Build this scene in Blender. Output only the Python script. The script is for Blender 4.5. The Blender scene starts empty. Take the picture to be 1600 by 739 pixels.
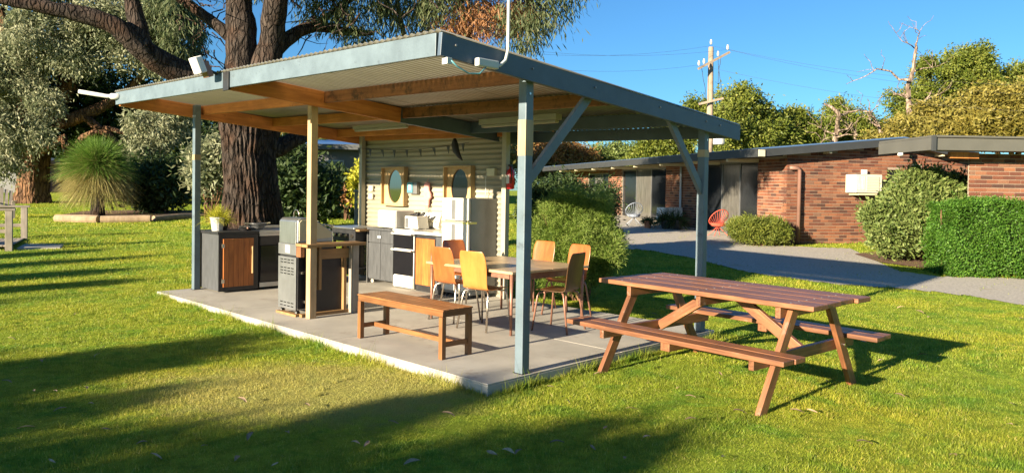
import bpy, math, random
import numpy as np
from mathutils import Matrix, Vector
R = math.radians
S = bpy.context.scene
C = S.collection
# ------------------------------------------------------------------ camera, sky, sun, exposure
FPX, ROLL, PITCH, EYE = 1170.0, R(.9), R(1.25), 1.65
PPY = 297 + FPX*math.tan(PITCH)                      # principal point row (photo is cropped off centre)
cd = bpy.data.cameras.new('camera'); cam = bpy.data.objects.new('camera', cd); C.objects.link(cam)
cd.sensor_width = 36; cd.lens = 36*FPX/1600; cd.shift_y = (PPY-369.5)/1600
cd.clip_start = .05; cd.clip_end = 2000
cam.matrix_world = Matrix.Translation((0, 0, EYE)) @ Matrix.Rotation(R(90)-PITCH, 4, 'X') @ Matrix.Rotation(ROLL, 4, 'Z')
S.camera = cam
SUN_AZ, SUN_EL = R(45.0), R(14.5)                    # light travels towards SUN_AZ
W = bpy.data.worlds.new('World'); S.world = W; W.use_nodes = True
nt = W.node_tree; bg = nt.nodes['Background']
sky = nt.nodes.new('ShaderNodeTexSky'); sky.sky_type = 'NISHITA'; sky.sun_disc = False
sky.sun_elevation = SUN_EL; sky.sun_rotation = R(225.0)
sky.air_density = 1.0; sky.dust_density = .25; sky.ozone_density = 3.5
tint = nt.nodes.new('ShaderNodeMix'); tint.data_type = 'RGBA'; tint.blend_type = 'MULTIPLY'; tint.inputs[0].default_value = 1
tint.inputs[7].default_value = (.45, .78, 1, 1)           # clear deep blue air
nt.links.new(sky.outputs[0], tint.inputs[6]); nt.links.new(tint.outputs[2], bg.inputs[0]); bg.inputs[1].default_value = .05
sl = bpy.data.lights.new('sun', 'SUN'); sl.energy = 5.0; sl.angle = R(.53); sl.color = (1, .85, .62)
sun = bpy.data.objects.new('sun', sl); C.objects.link(sun)
sdir = Vector((math.cos(SUN_AZ)*math.cos(SUN_EL), math.sin(SUN_AZ)*math.cos(SUN_EL), -math.sin(SUN_EL)))
sun.rotation_euler = sdir.to_track_quat('-Z', 'Y').to_euler(); sun.location = (-30, -30, 20)
S.view_settings.view_transform = 'Standard'; S.view_settings.look = 'None'
S.view_settings.exposure = 1.85; S.view_settings.gamma = 1
S.view_settings.use_curve_mapping = False

# ------------------------------------------------------------------ geometry helpers
def ray(x, y):
    a = (x-800)/FPX; b = -(y-PPY)/FPX; c, s = math.cos(ROLL), math.sin(ROLL)
    a, b = a*c-b*s, a*s+b*c
    return (a, math.cos(PITCH)+b*math.sin(PITCH), -math.sin(PITCH)+b*math.cos(PITCH))
def at(x, y, Y):                                      # point of the place at distance Y
    r = ray(x, y); return Vector((r[0]*Y/r[1], Y, EYE+r[2]*Y/r[1]))
def zt(Y):                                            # the lawn rises gently away from the shelter
    s = np.minimum(np.asarray(Y, float), 46)-11
    return .034*1.5*np.log1p(np.exp(np.clip(s/1.5, -40, 40)))
def ground(x, y):                                     # a point of the lawn
    r = ray(x, y); lo, hi = 1.0, 300.0
    for _ in range(60):
        m = (lo+hi)/2
        if EYE+r[2]*m/r[1] > float(zt(m)): lo = m
        else: hi = m
    return Vector((r[0]*lo/r[1], lo, float(zt(lo))))
HD = R(135.376)
U = Vector((math.cos(HD), math.sin(HD), 0)); V = Vector((math.sin(HD), -math.cos(HD), 0))
FC = Vector((-.1718, 5.943, 0)); ZS = .1
def wl(a, b, z=0): return FC+U*a+V*b+Vector((0, 0, z))
RZ_IN, RZ_WALL = HD-R(90), HD-R(180)                  # x=V,y=U  /  x=-U,y=V

class MB:
    def __init__(s): s.v = []; s.f = []
    def add(s, vs, fs):
        n = len(s.v); s.v += [tuple(p) for p in vs]; s.f += [tuple(i+n for i in q) for q in fs]; return s
    def box(s, x0, x1, y0, y1, z0, z1):
        return s.add([(x, y, z) for z in (z0, z1) for y in (y0, y1) for x in (x0, x1)],
                     [(0, 2, 3, 1), (4, 5, 7, 6), (0, 1, 5, 4), (2, 6, 7, 3), (0, 4, 6, 2), (1, 3, 7, 5)])
    def beam(s, p0, p1, w, t, up=(0, 0, 1)):
        p0, p1 = Vector(p0), Vector(p1); d = (p1-p0).normalized(); x = d.cross(Vector(up))
        if x.length < 1e-4: x = d.cross(Vector((1, 0, 0)))
        x.normalize(); y = x.cross(d)
        vs = [p+x*(w/2*i)+y*(t/2*j) for p in (p0, p1) for j in (-1, 1) for i in (-1, 1)]
        return s.add(vs, [(0, 2, 3, 1), (4, 5, 7, 6), (0, 1, 5, 4), (2, 6, 7, 3), (0, 4, 6, 2), (1, 3, 7, 5)])
    def tube(s, path, rad, n=8, cap=True):
        P = [Vector(p) for p in path]
        if not hasattr(rad, '__len__'): rad = [rad]*len(P)
        vs = []; ref = None
        for i, p in enumerate(P):
            d = (P[min(i+1, len(P)-1)]-P[max(i-1, 0)]).normalized()
            if ref is None: ref = d.orthogonal().normalized()
            ref = (ref-d*ref.dot(d)); ref = ref.normalized() if ref.length > 1e-5 else d.orthogonal().normalized()
            q = d.cross(ref)
            vs += [p+(ref*math.cos(2*math.pi*k/n)+q*math.sin(2*math.pi*k/n))*rad[i] for k in range(n)]
        fs = [(i*n+k, i*n+(k+1) % n, (i+1)*n+(k+1) % n, (i+1)*n+k) for i in range(len(P)-1) for k in range(n)]
        if cap: fs += [tuple(reversed(range(n))), tuple(range((len(P)-1)*n, len(P)*n))]
        return s.add(vs, fs)
    def lathe(s, prof, n=20, c=(0, 0, 0)):
        vs = [(c[0]+r*math.cos(2*math.pi*k/n), c[1]+r*math.sin(2*math.pi*k/n), c[2]+z) for r, z in prof for k in range(n)]
        fs = [(i*n+k, i*n+(k+1) % n, (i+1)*n+(k+1) % n, (i+1)*n+k) for i in range(len(prof)-1) for k in range(n)]
        fs += [tuple(reversed(range(n))), tuple(range((len(prof)-1)*n, len(prof)*n))]
        return s.add(vs, fs)
    def prism(s, poly, axis, lo, hi):                 # poly in the two other axes, extruded along axis
        n = len(poly); vs = []
        for h in (lo, hi):
            for p, q in poly: vs.append({'x': (h, p, q), 'y': (p, h, q), 'z': (p, q, h)}[axis])
        fs = [tuple(range(n)), tuple(reversed(range(n, 2*n)))]+[(i, i+n, (i+1) % n+n, (i+1) % n) for i in range(n)]
        return s.add(vs, fs)
    def build(s, name, mat, parent=None, smooth=False, bevel=0, loc=None, rz=None, fix=False):
        me = bpy.data.meshes.new(name); me.from_pydata(s.v, [], s.f)
        if fix:
            import bmesh
            b = bmesh.new(); b.from_mesh(me); bmesh.ops.recalc_face_normals(b, faces=b.faces); b.to_mesh(me); b.free()
        return mesh_obj(name, me, mat, parent, smooth, bevel, loc, rz)
def mesh_obj(name, me, mat, parent=None, smooth=False, bevel=0, loc=None, rz=None):
    if mat is not None and not me.materials: me.materials.append(mat)
    if smooth: me.polygons.foreach_set('use_smooth', np.ones(len(me.polygons), bool))
    o = bpy.data.objects.new(name, me); C.objects.link(o); o.parent = parent
    if loc is not None: o.location = loc
    if rz is not None: o.rotation_euler = (0, 0, rz)
    if bevel:
        m = o.modifiers.new('bevel', 'BEVEL'); m.width = bevel; m.segments = 2; m.limit_method = 'ANGLE'
    return o
def box(name, mat, parent, x0, x1, y0, y1, z0, z1, bevel=.003): return MB().box(x0, x1, y0, y1, z0, z1).build(name, mat, parent, bevel=bevel)
def plank(name, mat, parent, p0, p1, w, t, up=(0, 0, 1), bevel=.004):
    """a piece of timber along its own z axis, so the grain follows it"""
    p0, p1 = Vector(p0), Vector(p1); d = (p1-p0); L = d.length; d.normalize(); x = d.cross(Vector(up))
    if x.length < 1e-4: x = d.cross(Vector((1, 0, 0)))
    x.normalize(); y = d.cross(x)
    o = MB().box(-w/2, w/2, -t/2, t/2, 0, L).build(name, mat, parent, bevel=bevel)
    m = Matrix((x, y, d)).transposed().to_4x4(); m.translation = p0; o.matrix_local = m
    return o
def quads(name, V4, mat, parent=None, tri=False):     # V4: (n,4,3) or (n,3,3) array of loose faces
    k = V4.shape[1]; n = len(V4); me = bpy.data.meshes.new(name)
    me.vertices.add(n*k); me.vertices.foreach_set('co', V4.astype(np.float32).ravel())
    me.loops.add(n*k); me.loops.foreach_set('vertex_index', np.arange(n*k, dtype=np.int32))
    me.polygons.add(n); me.polygons.foreach_set('loop_start', np.arange(0, n*k, k, dtype=np.int32))
    me.polygons.foreach_set('loop_total', np.full(n, k, np.int32))
    me.update(calc_edges=True); me.validate()
    return mesh_obj(name, me, mat, parent)
def tag(o, label=None, cat=None, group=None, kind=None):
    if label: o['label'] = label
    if cat: o['category'] = cat
    if group: o['group'] = group
    if kind: o['kind'] = kind
    return o
def thing(name, label, cat, loc=(0, 0, 0), rz=0, group=None):
    o = bpy.data.objects.new(name, None); C.objects.link(o); o.location = loc; o.rotation_euler = (0, 0, rz)
    o.empty_display_size = .1
    return tag(o, label, cat, group)
def copy_tree(o, parent=None):
    c = o.copy(); C.objects.link(c); c.parent = parent
    for ch in list(o.children): copy_tree(ch, c)
    return c

# ------------------------------------------------------------------ materials
def newmat(name):
    m = bpy.data.materials.new(name); m.use_nodes = True; n = m.node_tree
    return m, n, n.nodes['Principled BSDF']
def N(n, t, **kw):
    o = n.nodes.new(t)
    for k, v in kw.items():
        if k in o.inputs: o.inputs[k].default_value = v
        else: setattr(o, k, v)
    return o
def ramp(n, fac, stops):
    r = n.nodes.new('ShaderNodeValToRGB'); e = r.color_ramp.elements
    while len(e) < len(stops): e.new(.5)
    for i, (p, c) in enumerate(stops): e[i].position = p; e[i].color = (*c, 1)
    n.links.new(fac, r.inputs[0]); return r.outputs[0]
def mixc(n, fac, a, b, mode='MIX'):
    m = n.nodes.new('ShaderNodeMix'); m.data_type = 'RGBA'; m.blend_type = mode
    for s, v in ((0, fac), (6, a), (7, b)):
        if hasattr(v, 'is_output'): n.links.new(v, m.inputs[s])
        else: m.inputs[s].default_value = v if s == 0 else (*v, 1)
    return m.outputs[2]
def plain(name, col, rough=.6, metal=0, var=.18, scale=6, bump=.05, bscale=60, stretch=(1, 1, 1), col2=None, spec=.5, objvar=0, dirt=None):
    m, n, p = newmat(name)
    tc = N(n, 'ShaderNodeTexCoord'); mp = N(n, 'ShaderNodeMapping'); mp.inputs['Scale'].default_value = stretch
    n.links.new(tc.outputs['Object'], mp.inputs[0])
    no = N(n, 'ShaderNodeTexNoise', Scale=scale, Detail=6, Roughness=.6); n.links.new(mp.outputs[0], no.inputs['Vector'])
    c2 = col2 or tuple(x*(1-var) for x in col); c1 = col if col2 else tuple(min(1, x*(1+var*.6)) for x in col)
    c = ramp(n, no.outputs[0], [(.32, c2), (.68, c1)])
    if dirt:
        nd = N(n, 'ShaderNodeTexNoise', Scale=dirt[1], Detail=8, Roughness=.7); n.links.new(tc.outputs['Object'], nd.inputs['Vector'])
        f = ramp(n, nd.outputs[0], [(dirt[2], (0, 0, 0)), (min(.99, dirt[2]+.12), (1, 1, 1))]); c = mixc(n, f, c, dirt[0])
    if objvar:
        oi = N(n, 'ShaderNodeObjectInfo'); hs = N(n, 'ShaderNodeHueSaturation')
        mr = N(n, 'ShaderNodeMapRange'); mr.inputs[3].default_value = 1-objvar; mr.inputs[4].default_value = 1+objvar
        n.links.new(oi.outputs['Random'], mr.inputs[0]); n.links.new(mr.outputs[0], hs.inputs['Value']); n.links.new(c, hs.inputs['Color']); c = hs.outputs[0]
    n.links.new(c, p.inputs['Base Color'])
    rr = N(n, 'ShaderNodeMapRange'); rr.inputs[3].default_value = max(.02, rough-.1); rr.inputs[4].default_value = min(1, rough+.1)
    n.links.new(no.outputs[0], rr.inputs[0]); n.links.new(rr.outputs[0], p.inputs['Roughness'])
    p.inputs['Metallic'].default_value = metal; p.inputs['Specular IOR Level'].default_value = spec
    if bump:
        nb = N(n, 'ShaderNodeTexNoise', Scale=bscale, Detail=4); n.links.new(mp.outputs[0], nb.inputs['Vector'])
        b = N(n, 'ShaderNodeBump', Strength=bump*4 if bump < .25 else 1, Distance=.004); n.links.new(nb.outputs[0], b.inputs['Height']); n.links.new(b.outputs[0], p.inputs['Normal'])
    return m
def wood(name, light, dark, rough=.55, objvar=.15, grain=9, dirt=None, axis='z', spec=.4):
    m, n, p = newmat(name)
    tc = N(n, 'ShaderNodeTexCoord'); oi = N(n, 'ShaderNodeObjectInfo')
    ad = N(n, 'ShaderNodeVectorMath', operation='ADD'); sc = N(n, 'ShaderNodeVectorMath', operation='SCALE'); sc.inputs['Scale'].default_value = 37
    cx = N(n, 'ShaderNodeCombineXYZ')
    for i in range(3): n.links.new(oi.outputs['Random'], cx.inputs[i])
    n.links.new(cx.outputs[0], sc.inputs[0]); n.links.new(tc.outputs['Object'], ad.inputs[0]); n.links.new(sc.outputs[0], ad.inputs[1])
    mp = N(n, 'ShaderNodeMapping'); k = [grain*3, grain*3, grain*3]; k['xyz'.index(axis)] = grain*.22; mp.inputs['Scale'].default_value = k
    n.links.new(ad.outputs[0], mp.inputs[0])
    no = N(n, 'ShaderNodeTexNoise', Scale=1, Detail=8, Roughness=.65, Distortion=.8); n.links.new(mp.outputs[0], no.inputs['Vector'])
    c = ramp(n, no.outputs[0], [(.28, dark), (.5, tuple((a+b)/2 for a, b in zip(light, dark))), (.72, light)])
    no2 = N(n, 'ShaderNodeTexNoise', Scale=3.5, Detail=3); n.links.new(ad.outputs[0], no2.inputs['Vector'])
    hs = N(n, 'ShaderNodeHueSaturation'); mr = N(n, 'ShaderNodeMapRange'); mr.inputs[1].default_value = .3; mr.inputs[2].default_value = .7
    mr.inputs[3].default_value = .8; mr.inputs[4].default_value = 1.15
    n.links.new(no2.outputs[0], mr.inputs[0])
    m2 = N(n, 'ShaderNodeMapRange'); m2.inputs[3].default_value = 1-objvar; m2.inputs[4].default_value = 1+objvar; n.links.new(oi.outputs['Random'], m2.inputs[0])
    mu = N(n, 'ShaderNodeMath', operation='MULTIPLY'); n.links.new(mr.outputs[0], mu.inputs[0]); n.links.new(m2.outputs[0], mu.inputs[1])
    n.links.new(mu.outputs[0], hs.inputs['Value']); n.links.new(c, hs.inputs['Color']); c = hs.outputs[0]
    if dirt:
        nd = N(n, 'ShaderNodeTexNoise', Scale=dirt[1], Detail=6, Roughness=.7); n.links.new(ad.outputs[0], nd.inputs['Vector'])
        f = ramp(n, nd.outputs[0], [(dirt[2], (0, 0, 0)), (min(.99, dirt[2]+.15), (1, 1, 1))]); c = mixc(n, f, c, dirt[0])
    n.links.new(c, p.inputs['Base Color']); p.inputs['Roughness'].default_value = rough; p.inputs['Specular IOR Level'].default_value = spec
    b = N(n, 'ShaderNodeBump', Strength=.35, Distance=.003); n.links.new(no.outputs[0], b.inputs['Height']); n.links.new(b.outputs[0], p.inputs['Normal'])
    return m
def foliage(name, cols, trans=.35, rough=.55, pos=None, spec=.3):
    """colour differs from leaf to leaf; pos=(scale, tint) adds patches"""
    m, n, p = newmat(name)
    ge = N(n, 'ShaderNodeNewGeometry')
    st = [(i/max(1, len(cols)-1), c) for i, c in enumerate(cols)]
    c = ramp(n, ge.outputs['Random Per Island'], st)
    if pos:
        no = N(n, 'ShaderNodeTexNoise', Scale=pos[0], Detail=3); n.links.new(ge.outputs['Position'], no.inputs['Vector'])
        f = ramp(n, no.outputs[0], [(.42, (0, 0, 0)), (.62, (1, 1, 1))]); c = mixc(n, f, c, pos[1], 'MULTIPLY')
    n.links.new(c, p.inputs['Base Color']); p.inputs['Roughness'].default_value = rough; p.inputs['Specular IOR Level'].default_value = spec
    t = N(n, 'ShaderNodeBsdfTranslucent'); n.links.new(c, t.inputs[0])
    mx = N(n, 'ShaderNodeMixShader'); mx.inputs[0].default_value = trans
    n.links.new(p.outputs[0], mx.inputs[1]); n.links.new(t.outputs[0], mx.inputs[2]); n.links.new(mx.outputs[0], n.nodes['Material Output'].inputs[0])
    return m
def bark(name, light, dark, red=None, scale=6):
    m, n, p = newmat(name)
    tc = N(n, 'ShaderNodeTexCoord'); mp = N(n, 'ShaderNodeMapping'); mp.inputs['Scale'].default_value = (scale, scale, scale*.18)
    n.links.new(tc.outputs['Object'], mp.inputs[0])
    no = N(n, 'ShaderNodeTexNoise', Scale=1, Detail=9, Roughness=.7, Distortion=.6); n.links.new(mp.outputs[0], no.inputs['Vector'])
    c = ramp(n, no.outputs[0], [(.35, dark), (.65, light)])
    if red:
        n2 = N(n, 'ShaderNodeTexNoise', Scale=2.2, Detail=3); n.links.new(tc.outputs['Object'], n2.inputs['Vector'])
        f = ramp(n, n2.outputs[0], [(.45, (0, 0, 0)), (.65, (1, 1, 1))]); c = mixc(n, f, c, red)
    n.links.new(c, p.inputs['Base Color']); p.inputs['Roughness'].default_value = .95; p.inputs['Specular IOR Level'].default_value = .15
    mp2 = N(n, 'ShaderNodeMapping'); mp2.inputs['Scale'].default_value = (scale*1.5, scale*1.5, scale*.34); n.links.new(tc.outputs['Object'], mp2.inputs[0])
    wv = N(n, 'ShaderNodeVectorMath', operation='MULTIPLY_ADD'); nw = N(n, 'ShaderNodeTexNoise', Scale=scale*.5, Detail=4); n.links.new(tc.outputs['Object'], nw.inputs['Vector'])
    n.links.new(nw.outputs['Color'], wv.inputs[0]); wv.inputs[1].default_value = (1.1, 1.1, 1.1); n.links.new(mp2.outputs[0], wv.inputs[2])
    vo = N(n, 'ShaderNodeTexVoronoi', feature='DISTANCE_TO_EDGE', Scale=1); n.links.new(wv.outputs[0], vo.inputs['Vector'])
    cr = ramp(n, vo.outputs['Distance'], [(.0, (.3, .28, .27)), (.16, (1, 1, 1))]); c = mixc(n, .85, c, cr, 'MULTIPLY'); n.links.new(c, p.inputs['Base Color'])
    hsum = N(n, 'ShaderNodeMath', operation='MULTIPLY_ADD'); n.links.new(cr, hsum.inputs[0]); hsum.inputs[1].default_value = .8; n.links.new(no.outputs[0], hsum.inputs[2])
    b = N(n, 'ShaderNodeBump', Strength=1, Distance=.06); n.links.new(hsum.outputs[0], b.inputs['Height']); n.links.new(b.outputs[0], p.inputs['Normal'])
    return m
M = {}
M['blue'] = plain('blue_grey_paint', (.105, .145, .175), .5, var=.25, scale=3, bump=.08, dirt=((.05, .062, .075), 8, .6))
M['blue_dark'] = plain('dark_blue_paint_and_shade', (.06, .09, .13), .5, var=.25, scale=3, dirt=((.16, .17, .16), 11, .66))
M['cream_timber'] = wood('pale_cream_timber', (.36, .29, .18), (.28, .21, .12), .7)
M['post_pine'] = wood('treated_pine_post', (.5, .36, .21), (.36, .24, .12), .65, .05, 7)
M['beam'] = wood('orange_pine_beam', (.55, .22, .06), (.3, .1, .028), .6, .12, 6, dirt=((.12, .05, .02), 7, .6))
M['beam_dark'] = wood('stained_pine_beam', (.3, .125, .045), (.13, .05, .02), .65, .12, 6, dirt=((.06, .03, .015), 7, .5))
M['jarrah'] = wood('oiled_red_timber', (.29, .12, .052), (.09, .034, .016), .45, .24, 9, dirt=((.24, .18, .14), 7, .6), spec=.5)
M['bench'] = wood('oiled_brown_timber', (.27, .12, .042), (.13, .05, .017), .45, .15, 9)
M['door_wood'] = wood('cabinet_door_boards', (.42, .145, .035), (.2, .06, .015), .4, .25, 8)
M['grey_timber'] = wood('weathered_grey_timber', (.36, .31, .25), (.2, .17, .14), .85, .15, 7)
M['counter_timber'] = wood('counter_timber', (.36, .21, .09), (.2, .11, .04), .6, .12, 8)
M['ply_orange'] = wood('orange_ply', (.38, .125, .035), (.26, .075, .02), .3, .04, 5, spec=.5)
M['ply_yellow'] = wood('golden_ply', (.47, .19, .046), (.37, .135, .028), .3, .04, 5, spec=.5)
M['ply_brown'] = wood('dark_brown_ply', (.15, .072, .028), (.075, .034, .013), .4, .04, 5)  # darker brown than the other chair shells
M['table_top'] = wood('pale_table_top', (.44, .32, .19), (.34, .23, .12), .35, .05, 5, axis='y')
M['frame_wood'] = wood('pale_mirror_frame', (.5, .35, .18), (.36, .23, .1), .6, .08, 7)
M['chrome'] = plain('brushed_tube', (.62, .55, .48), .28, 1, .1, 20, 0)
M['brown_metal'] = plain('brown_painted_tube', (.25, .12, .08), .4, .2, .2, 20, 0)
M['steel'] = plain('brushed_steel', (.42, .43, .43), .36, .9, .14, 4, .03, 90, (1, 14, 1), dirt=((.28, .26, .22), 5, .68))
M['silver_panel'] = plain('silver_grey_panel', (.2, .205, .21), .42, .5, .12, 6, .02, dirt=((.16, .15, .13), 11, .68))
M['black'] = plain('black_metal', (.022, .022, .024), .45, .1, .35, 7, .05, dirt=((.09, .085, .08), 10, .7))
M['charcoal'] = plain('charcoal_board', (.06, .063, .068), .55, 0, .3, 5, .05, stretch=(8, 8, 1), dirt=((.2, .2, .19), 7, .72))
M['glass_black'] = plain('black_glass', (.01, .01, .012), .08, 0, .1, 5, 0)
M['white'] = plain('white_enamel', (.62, .6, .54), .3, 0, .05, 3, .01, dirt=((.5, .45, .36), 9, .78))
M['cream'] = plain('cream_plastic', (.55, .5, .34), .45, 0, .06, 4, .01)
M['batten'] = plain('aged_batten_enamel', (.3, .28, .22), .5, 0, .1, 5, 0)
M['plastic_white'] = plain('white_plastic', (.6, .59, .56), .4, 0, .04, 4, .01)
M['yellow_tape'] = plain('yellow_tape', (.75, .68, .18), .5, 0, .08, 8, 0)
M['red'] = plain('red_enamel', (.55, .02, .02), .3, 0, .1, 4, 0)
M['teal'] = plain('teal_plastic', (.08, .25, .3), .4, 0, .1, 5, 0)
M['pink'] = plain('pink_fabric', (.62, .27, .24), .9, 0, .25, 14, .1)
M['wire'] = plain('dark_cable', (.03, .03, .035), .6, 0, .1, 5, 0)
M['roof_zinc'] = plain('zincalume_sheet', (.36, .355, .32), .42, .7, .12, 2, .02, dirt=((.3, .27, .2), 2.5, .62))
M['clad'] = plain('khaki_cladding', (.37, .34, .26), .5, .1, .1, 1.2, .02, dirt=((.29, .26, .19), 2.2, .62))
M['concrete'] = plain('slab_concrete', (.37, .345, .3), .85, 0, .2, 1.6, .1, 130, dirt=((.28, .25, .21), 2.8, .55))
M['gravel'] = plain('gravel', (.4, .365, .31), .95, 0, .35, 26, .25, 70, dirt=((.33, .28, .2), 1.2, .58))
M['mulch'] = plain('mulch', (.13, .065, .035), .95, 0, .5, 20, .25, 40)
M['mortar'] = plain('mortar', (.3, .235, .175), .95, 0, .15, 8, .1, 90)
M['fascia_grey'] = plain('charcoal_fascia', (.042, .045, .047), .5, .1, .1, 3, .02)
M['fascia_olive'] = plain('olive_grey_fascia', (.09, .088, .076), .5, 0, .1, 2, .02)
M['roof_blue'] = plain('blue_steel_roof', (.11, .2, .38), .32, .35, .12, 2, .02)
M['soffit'] = plain('soffit', (.2, .17, .14), .8)
M['pvc'] = plain('pvc_pipe', (.45, .46, .45), .35, 0, .06, 4, 0)
M['pipe_brown'] = plain('painted_downpipe', (.22, .12, .09), .5, 0, .1, 4, .01)
M['aircon'] = plain('aircon_cream', (.52, .5, .41), .5, 0, .06, 3, .01)
M['window'] = plain('dark_window_glass', (.012, .014, .017), .05, 0, .1, 3, 0)
M['curtain'] = plain('net_curtain_behind_glass', (.1, .095, .085), .12, 0, .5, 3, 0, stretch=(1, 9, .6))
M['alu'] = plain('aluminium_frame', (.2, .2, .2), .4, .5, .1, 5, 0)
M['terracotta'] = plain('terracotta', (.5, .17, .08), .8)
M['pot_grey'] = plain('grey_pot', (.5, .5, .49), .7)
M['pole_wood'] = wood('pole_timber', (.32, .25, .185), (.2, .15, .11), .85, .05, 2)
M['ceramic'] = plain('insulator', (.4, .38, .35), .3)
M['dead_wood'] = bark('dead_wood', (.36, .28, .22), (.18, .13, .1), None, 3)
M['gum_bark'] = bark('furrowed_bark', (.095, .074, .062), (.016, .013, .012), (.075, .045, .032), 9)
M['bark_brown'] = bark('brown_bark', (.22, .125, .075), (.06, .035, .022), (.22, .12, .065), 4)
M['limb_pale'] = bark('smooth_limb', (.42, .27, .17), (.26, .15, .09), None, 4)
M['log'] = wood('edging_log', (.36, .27, .18), (.22, .15, .09), .9, .12, 4)
mm, n_, p_ = newmat('mirror_glass'); p_.inputs['Metallic'].default_value = 1; p_.inputs['Roughness'].default_value = .04; p_.inputs['Base Color'].default_value = (.36, .38, .4, 1); M['mirror'] = mm
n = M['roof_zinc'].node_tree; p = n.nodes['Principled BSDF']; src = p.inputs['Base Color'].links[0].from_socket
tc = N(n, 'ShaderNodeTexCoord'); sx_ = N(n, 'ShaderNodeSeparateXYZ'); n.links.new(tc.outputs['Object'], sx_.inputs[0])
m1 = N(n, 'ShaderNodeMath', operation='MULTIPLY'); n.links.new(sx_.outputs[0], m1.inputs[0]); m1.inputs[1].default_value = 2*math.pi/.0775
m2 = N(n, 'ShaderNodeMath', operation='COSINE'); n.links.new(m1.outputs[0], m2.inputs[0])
n.links.new(mixc(n, ramp(n, m2.outputs[0], [(.0, (0, 0, 0)), (.75, (.75, .75, .75))]), src, (.17, .145, .1)), p.inputs['Base Color'])   # rib shading painted in as dark stripes, with some grime
# bricks: every brick its own tone
m, n, p = newmat('brick_face'); oi = N(n, 'ShaderNodeObjectInfo'); ge = N(n, 'ShaderNodeNewGeometry')
ad = N(n, 'ShaderNodeMath', operation='ADD'); fr = N(n, 'ShaderNodeMath', operation='FRACT')
n.links.new(oi.outputs['Random'], ad.inputs[0]); n.links.new(ge.outputs['Random Per Island'], ad.inputs[1]); n.links.new(ad.outputs[0], fr.inputs[0])
c = ramp(n, fr.outputs[0], [(0, (.075, .04, .032)), (.2, (.14, .055, .036)), (.5, (.2, .078, .045)), (.78, (.26, .112, .06)), (1, (.18, .1, .068))])
no = N(n, 'ShaderNodeTexNoise', Scale=40, Detail=5); n.links.new(ge.outputs['Position'], no.inputs['Vector'])
c = mixc(n, .35, c, ramp(n, no.outputs[0], [(.3, (.35, .3, .28)), (.7, (1, 1, 1))]), 'MULTIPLY')
n.links.new(c, p.inputs['Base Color']); p.inputs['Roughness'].default_value = .9; p.inputs['Specular IOR Level'].default_value = .2
b = N(n, 'ShaderNodeBump', Strength=.5, Distance=.004); n.links.new(no.outputs[0], b.inputs['Height']); n.links.new(b.outputs[0], p.inputs['Normal']); M['brick'] = m
# lawn
def lawn_colour(n, pos, fac):
    """shared by soil and blades: green with yellow patches and the dry patch in front of the slab"""
    n1 = N(n, 'ShaderNodeTexNoise', Scale=.55, Detail=4); n.links.new(pos, n1.inputs['Vector'])
    n2 = N(n, 'ShaderNodeTexNoise', Scale=7, Detail=5, Roughness=.65); n.links.new(pos, n2.inputs['Vector'])
    c = ramp(n, fac, [(0, (.15, .22, .02)), (.5, (.26, .34, .032)), (.88, (.36, .41, .05)), (1, (.5, .45, .14))])
    f = ramp(n, n1.outputs[0], [(.4, (0, 0, 0)), (.68, (1, 1, 1))]); c = mixc(n, f, c, (1.45, 1.15, 1.1), 'MULTIPLY')
    f2 = ramp(n, n2.outputs[0], [(.3, (.62, .66, .6)), (.62, (1.1, 1.1, 1.1))]); c = mixc(n, 1, c, f2, 'MULTIPLY')
    n3 = N(n, 'ShaderNodeTexNoise', Scale=2.1, Detail=5, Roughness=.7, Distortion=.5); n.links.new(pos, n3.inputs['Vector'])
    f4 = ramp(n, n3.outputs[0], [(.5, (0, 0, 0)), (.62, (1, 1, 1))]); c = mixc(n, f4, c, (.62, .84, .8), 'MULTIPLY')   # clover
    d = N(n, 'ShaderNodeVectorMath', operation='DISTANCE'); sc = N(n, 'ShaderNodeVectorMath', operation='MULTIPLY')
    n.links.new(pos, sc.inputs[0]); sc.inputs[1].default_value = (.8, 1.25, 0); d.inputs[1].default_value = (-1.6*.8, 6.05*1.25, 0)
    n.links.new(sc.outputs[0], d.inputs[0])
    a = N(n, 'ShaderNodeMath', operation='MULTIPLY_ADD'); n.links.new(n2.outputs[0], a.inputs[0]); a.inputs[1].default_value = 1.1; n.links.new(d.outputs[1], a.inputs[2])
    f3 = ramp(n, a.outputs[0], [(.5, (.6, .6, .6)), (1.0, (0, 0, 0))]); f3.node.color_ramp.interpolation = 'EASE'
    # map distance into 0..1
    mr = N(n, 'ShaderNodeMapRange'); mr.inputs[1].default_value = .5; mr.inputs[2].default_value = 2.0
    n.links.new(a.outputs[0], mr.inputs[0]); n.links.new(mr.outputs[0], f3.node.inputs[0])
    return mixc(n, f3, c, (.5, .42, .15))
m, n, p = newmat('lawn_soil'); ge = N(n, 'ShaderNodeNewGeometry')
n0 = N(n, 'ShaderNodeTexNoise', Scale=22, Detail=8, Roughness=.75); n.links.new(ge.outputs['Position'], n0.inputs['Vector'])
c = lawn_colour(n, ge.outputs['Position'], n0.outputs[0]); n.links.new(c, p.inputs['Base Color']); p.inputs['Roughness'].default_value = 1; p.inputs['Specular IOR Level'].default_value = .1
b = N(n, 'ShaderNodeBump', Strength=1, Distance=.05); n.links.new(n0.outputs[0], b.inputs['Height']); n.links.new(b.outputs[0], p.inputs['Normal']); M['soil'] = m
m, n, p = newmat('grass_blade'); ge = N(n, 'ShaderNodeNewGeometry')
c = lawn_colour(n, ge.outputs['Position'], ge.outputs['Random Per Island']); n.links.new(c, p.inputs['Base Color']); p.inputs['Roughness'].default_value = .5; p.inputs['Specular IOR Level'].default_value = .3
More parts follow.
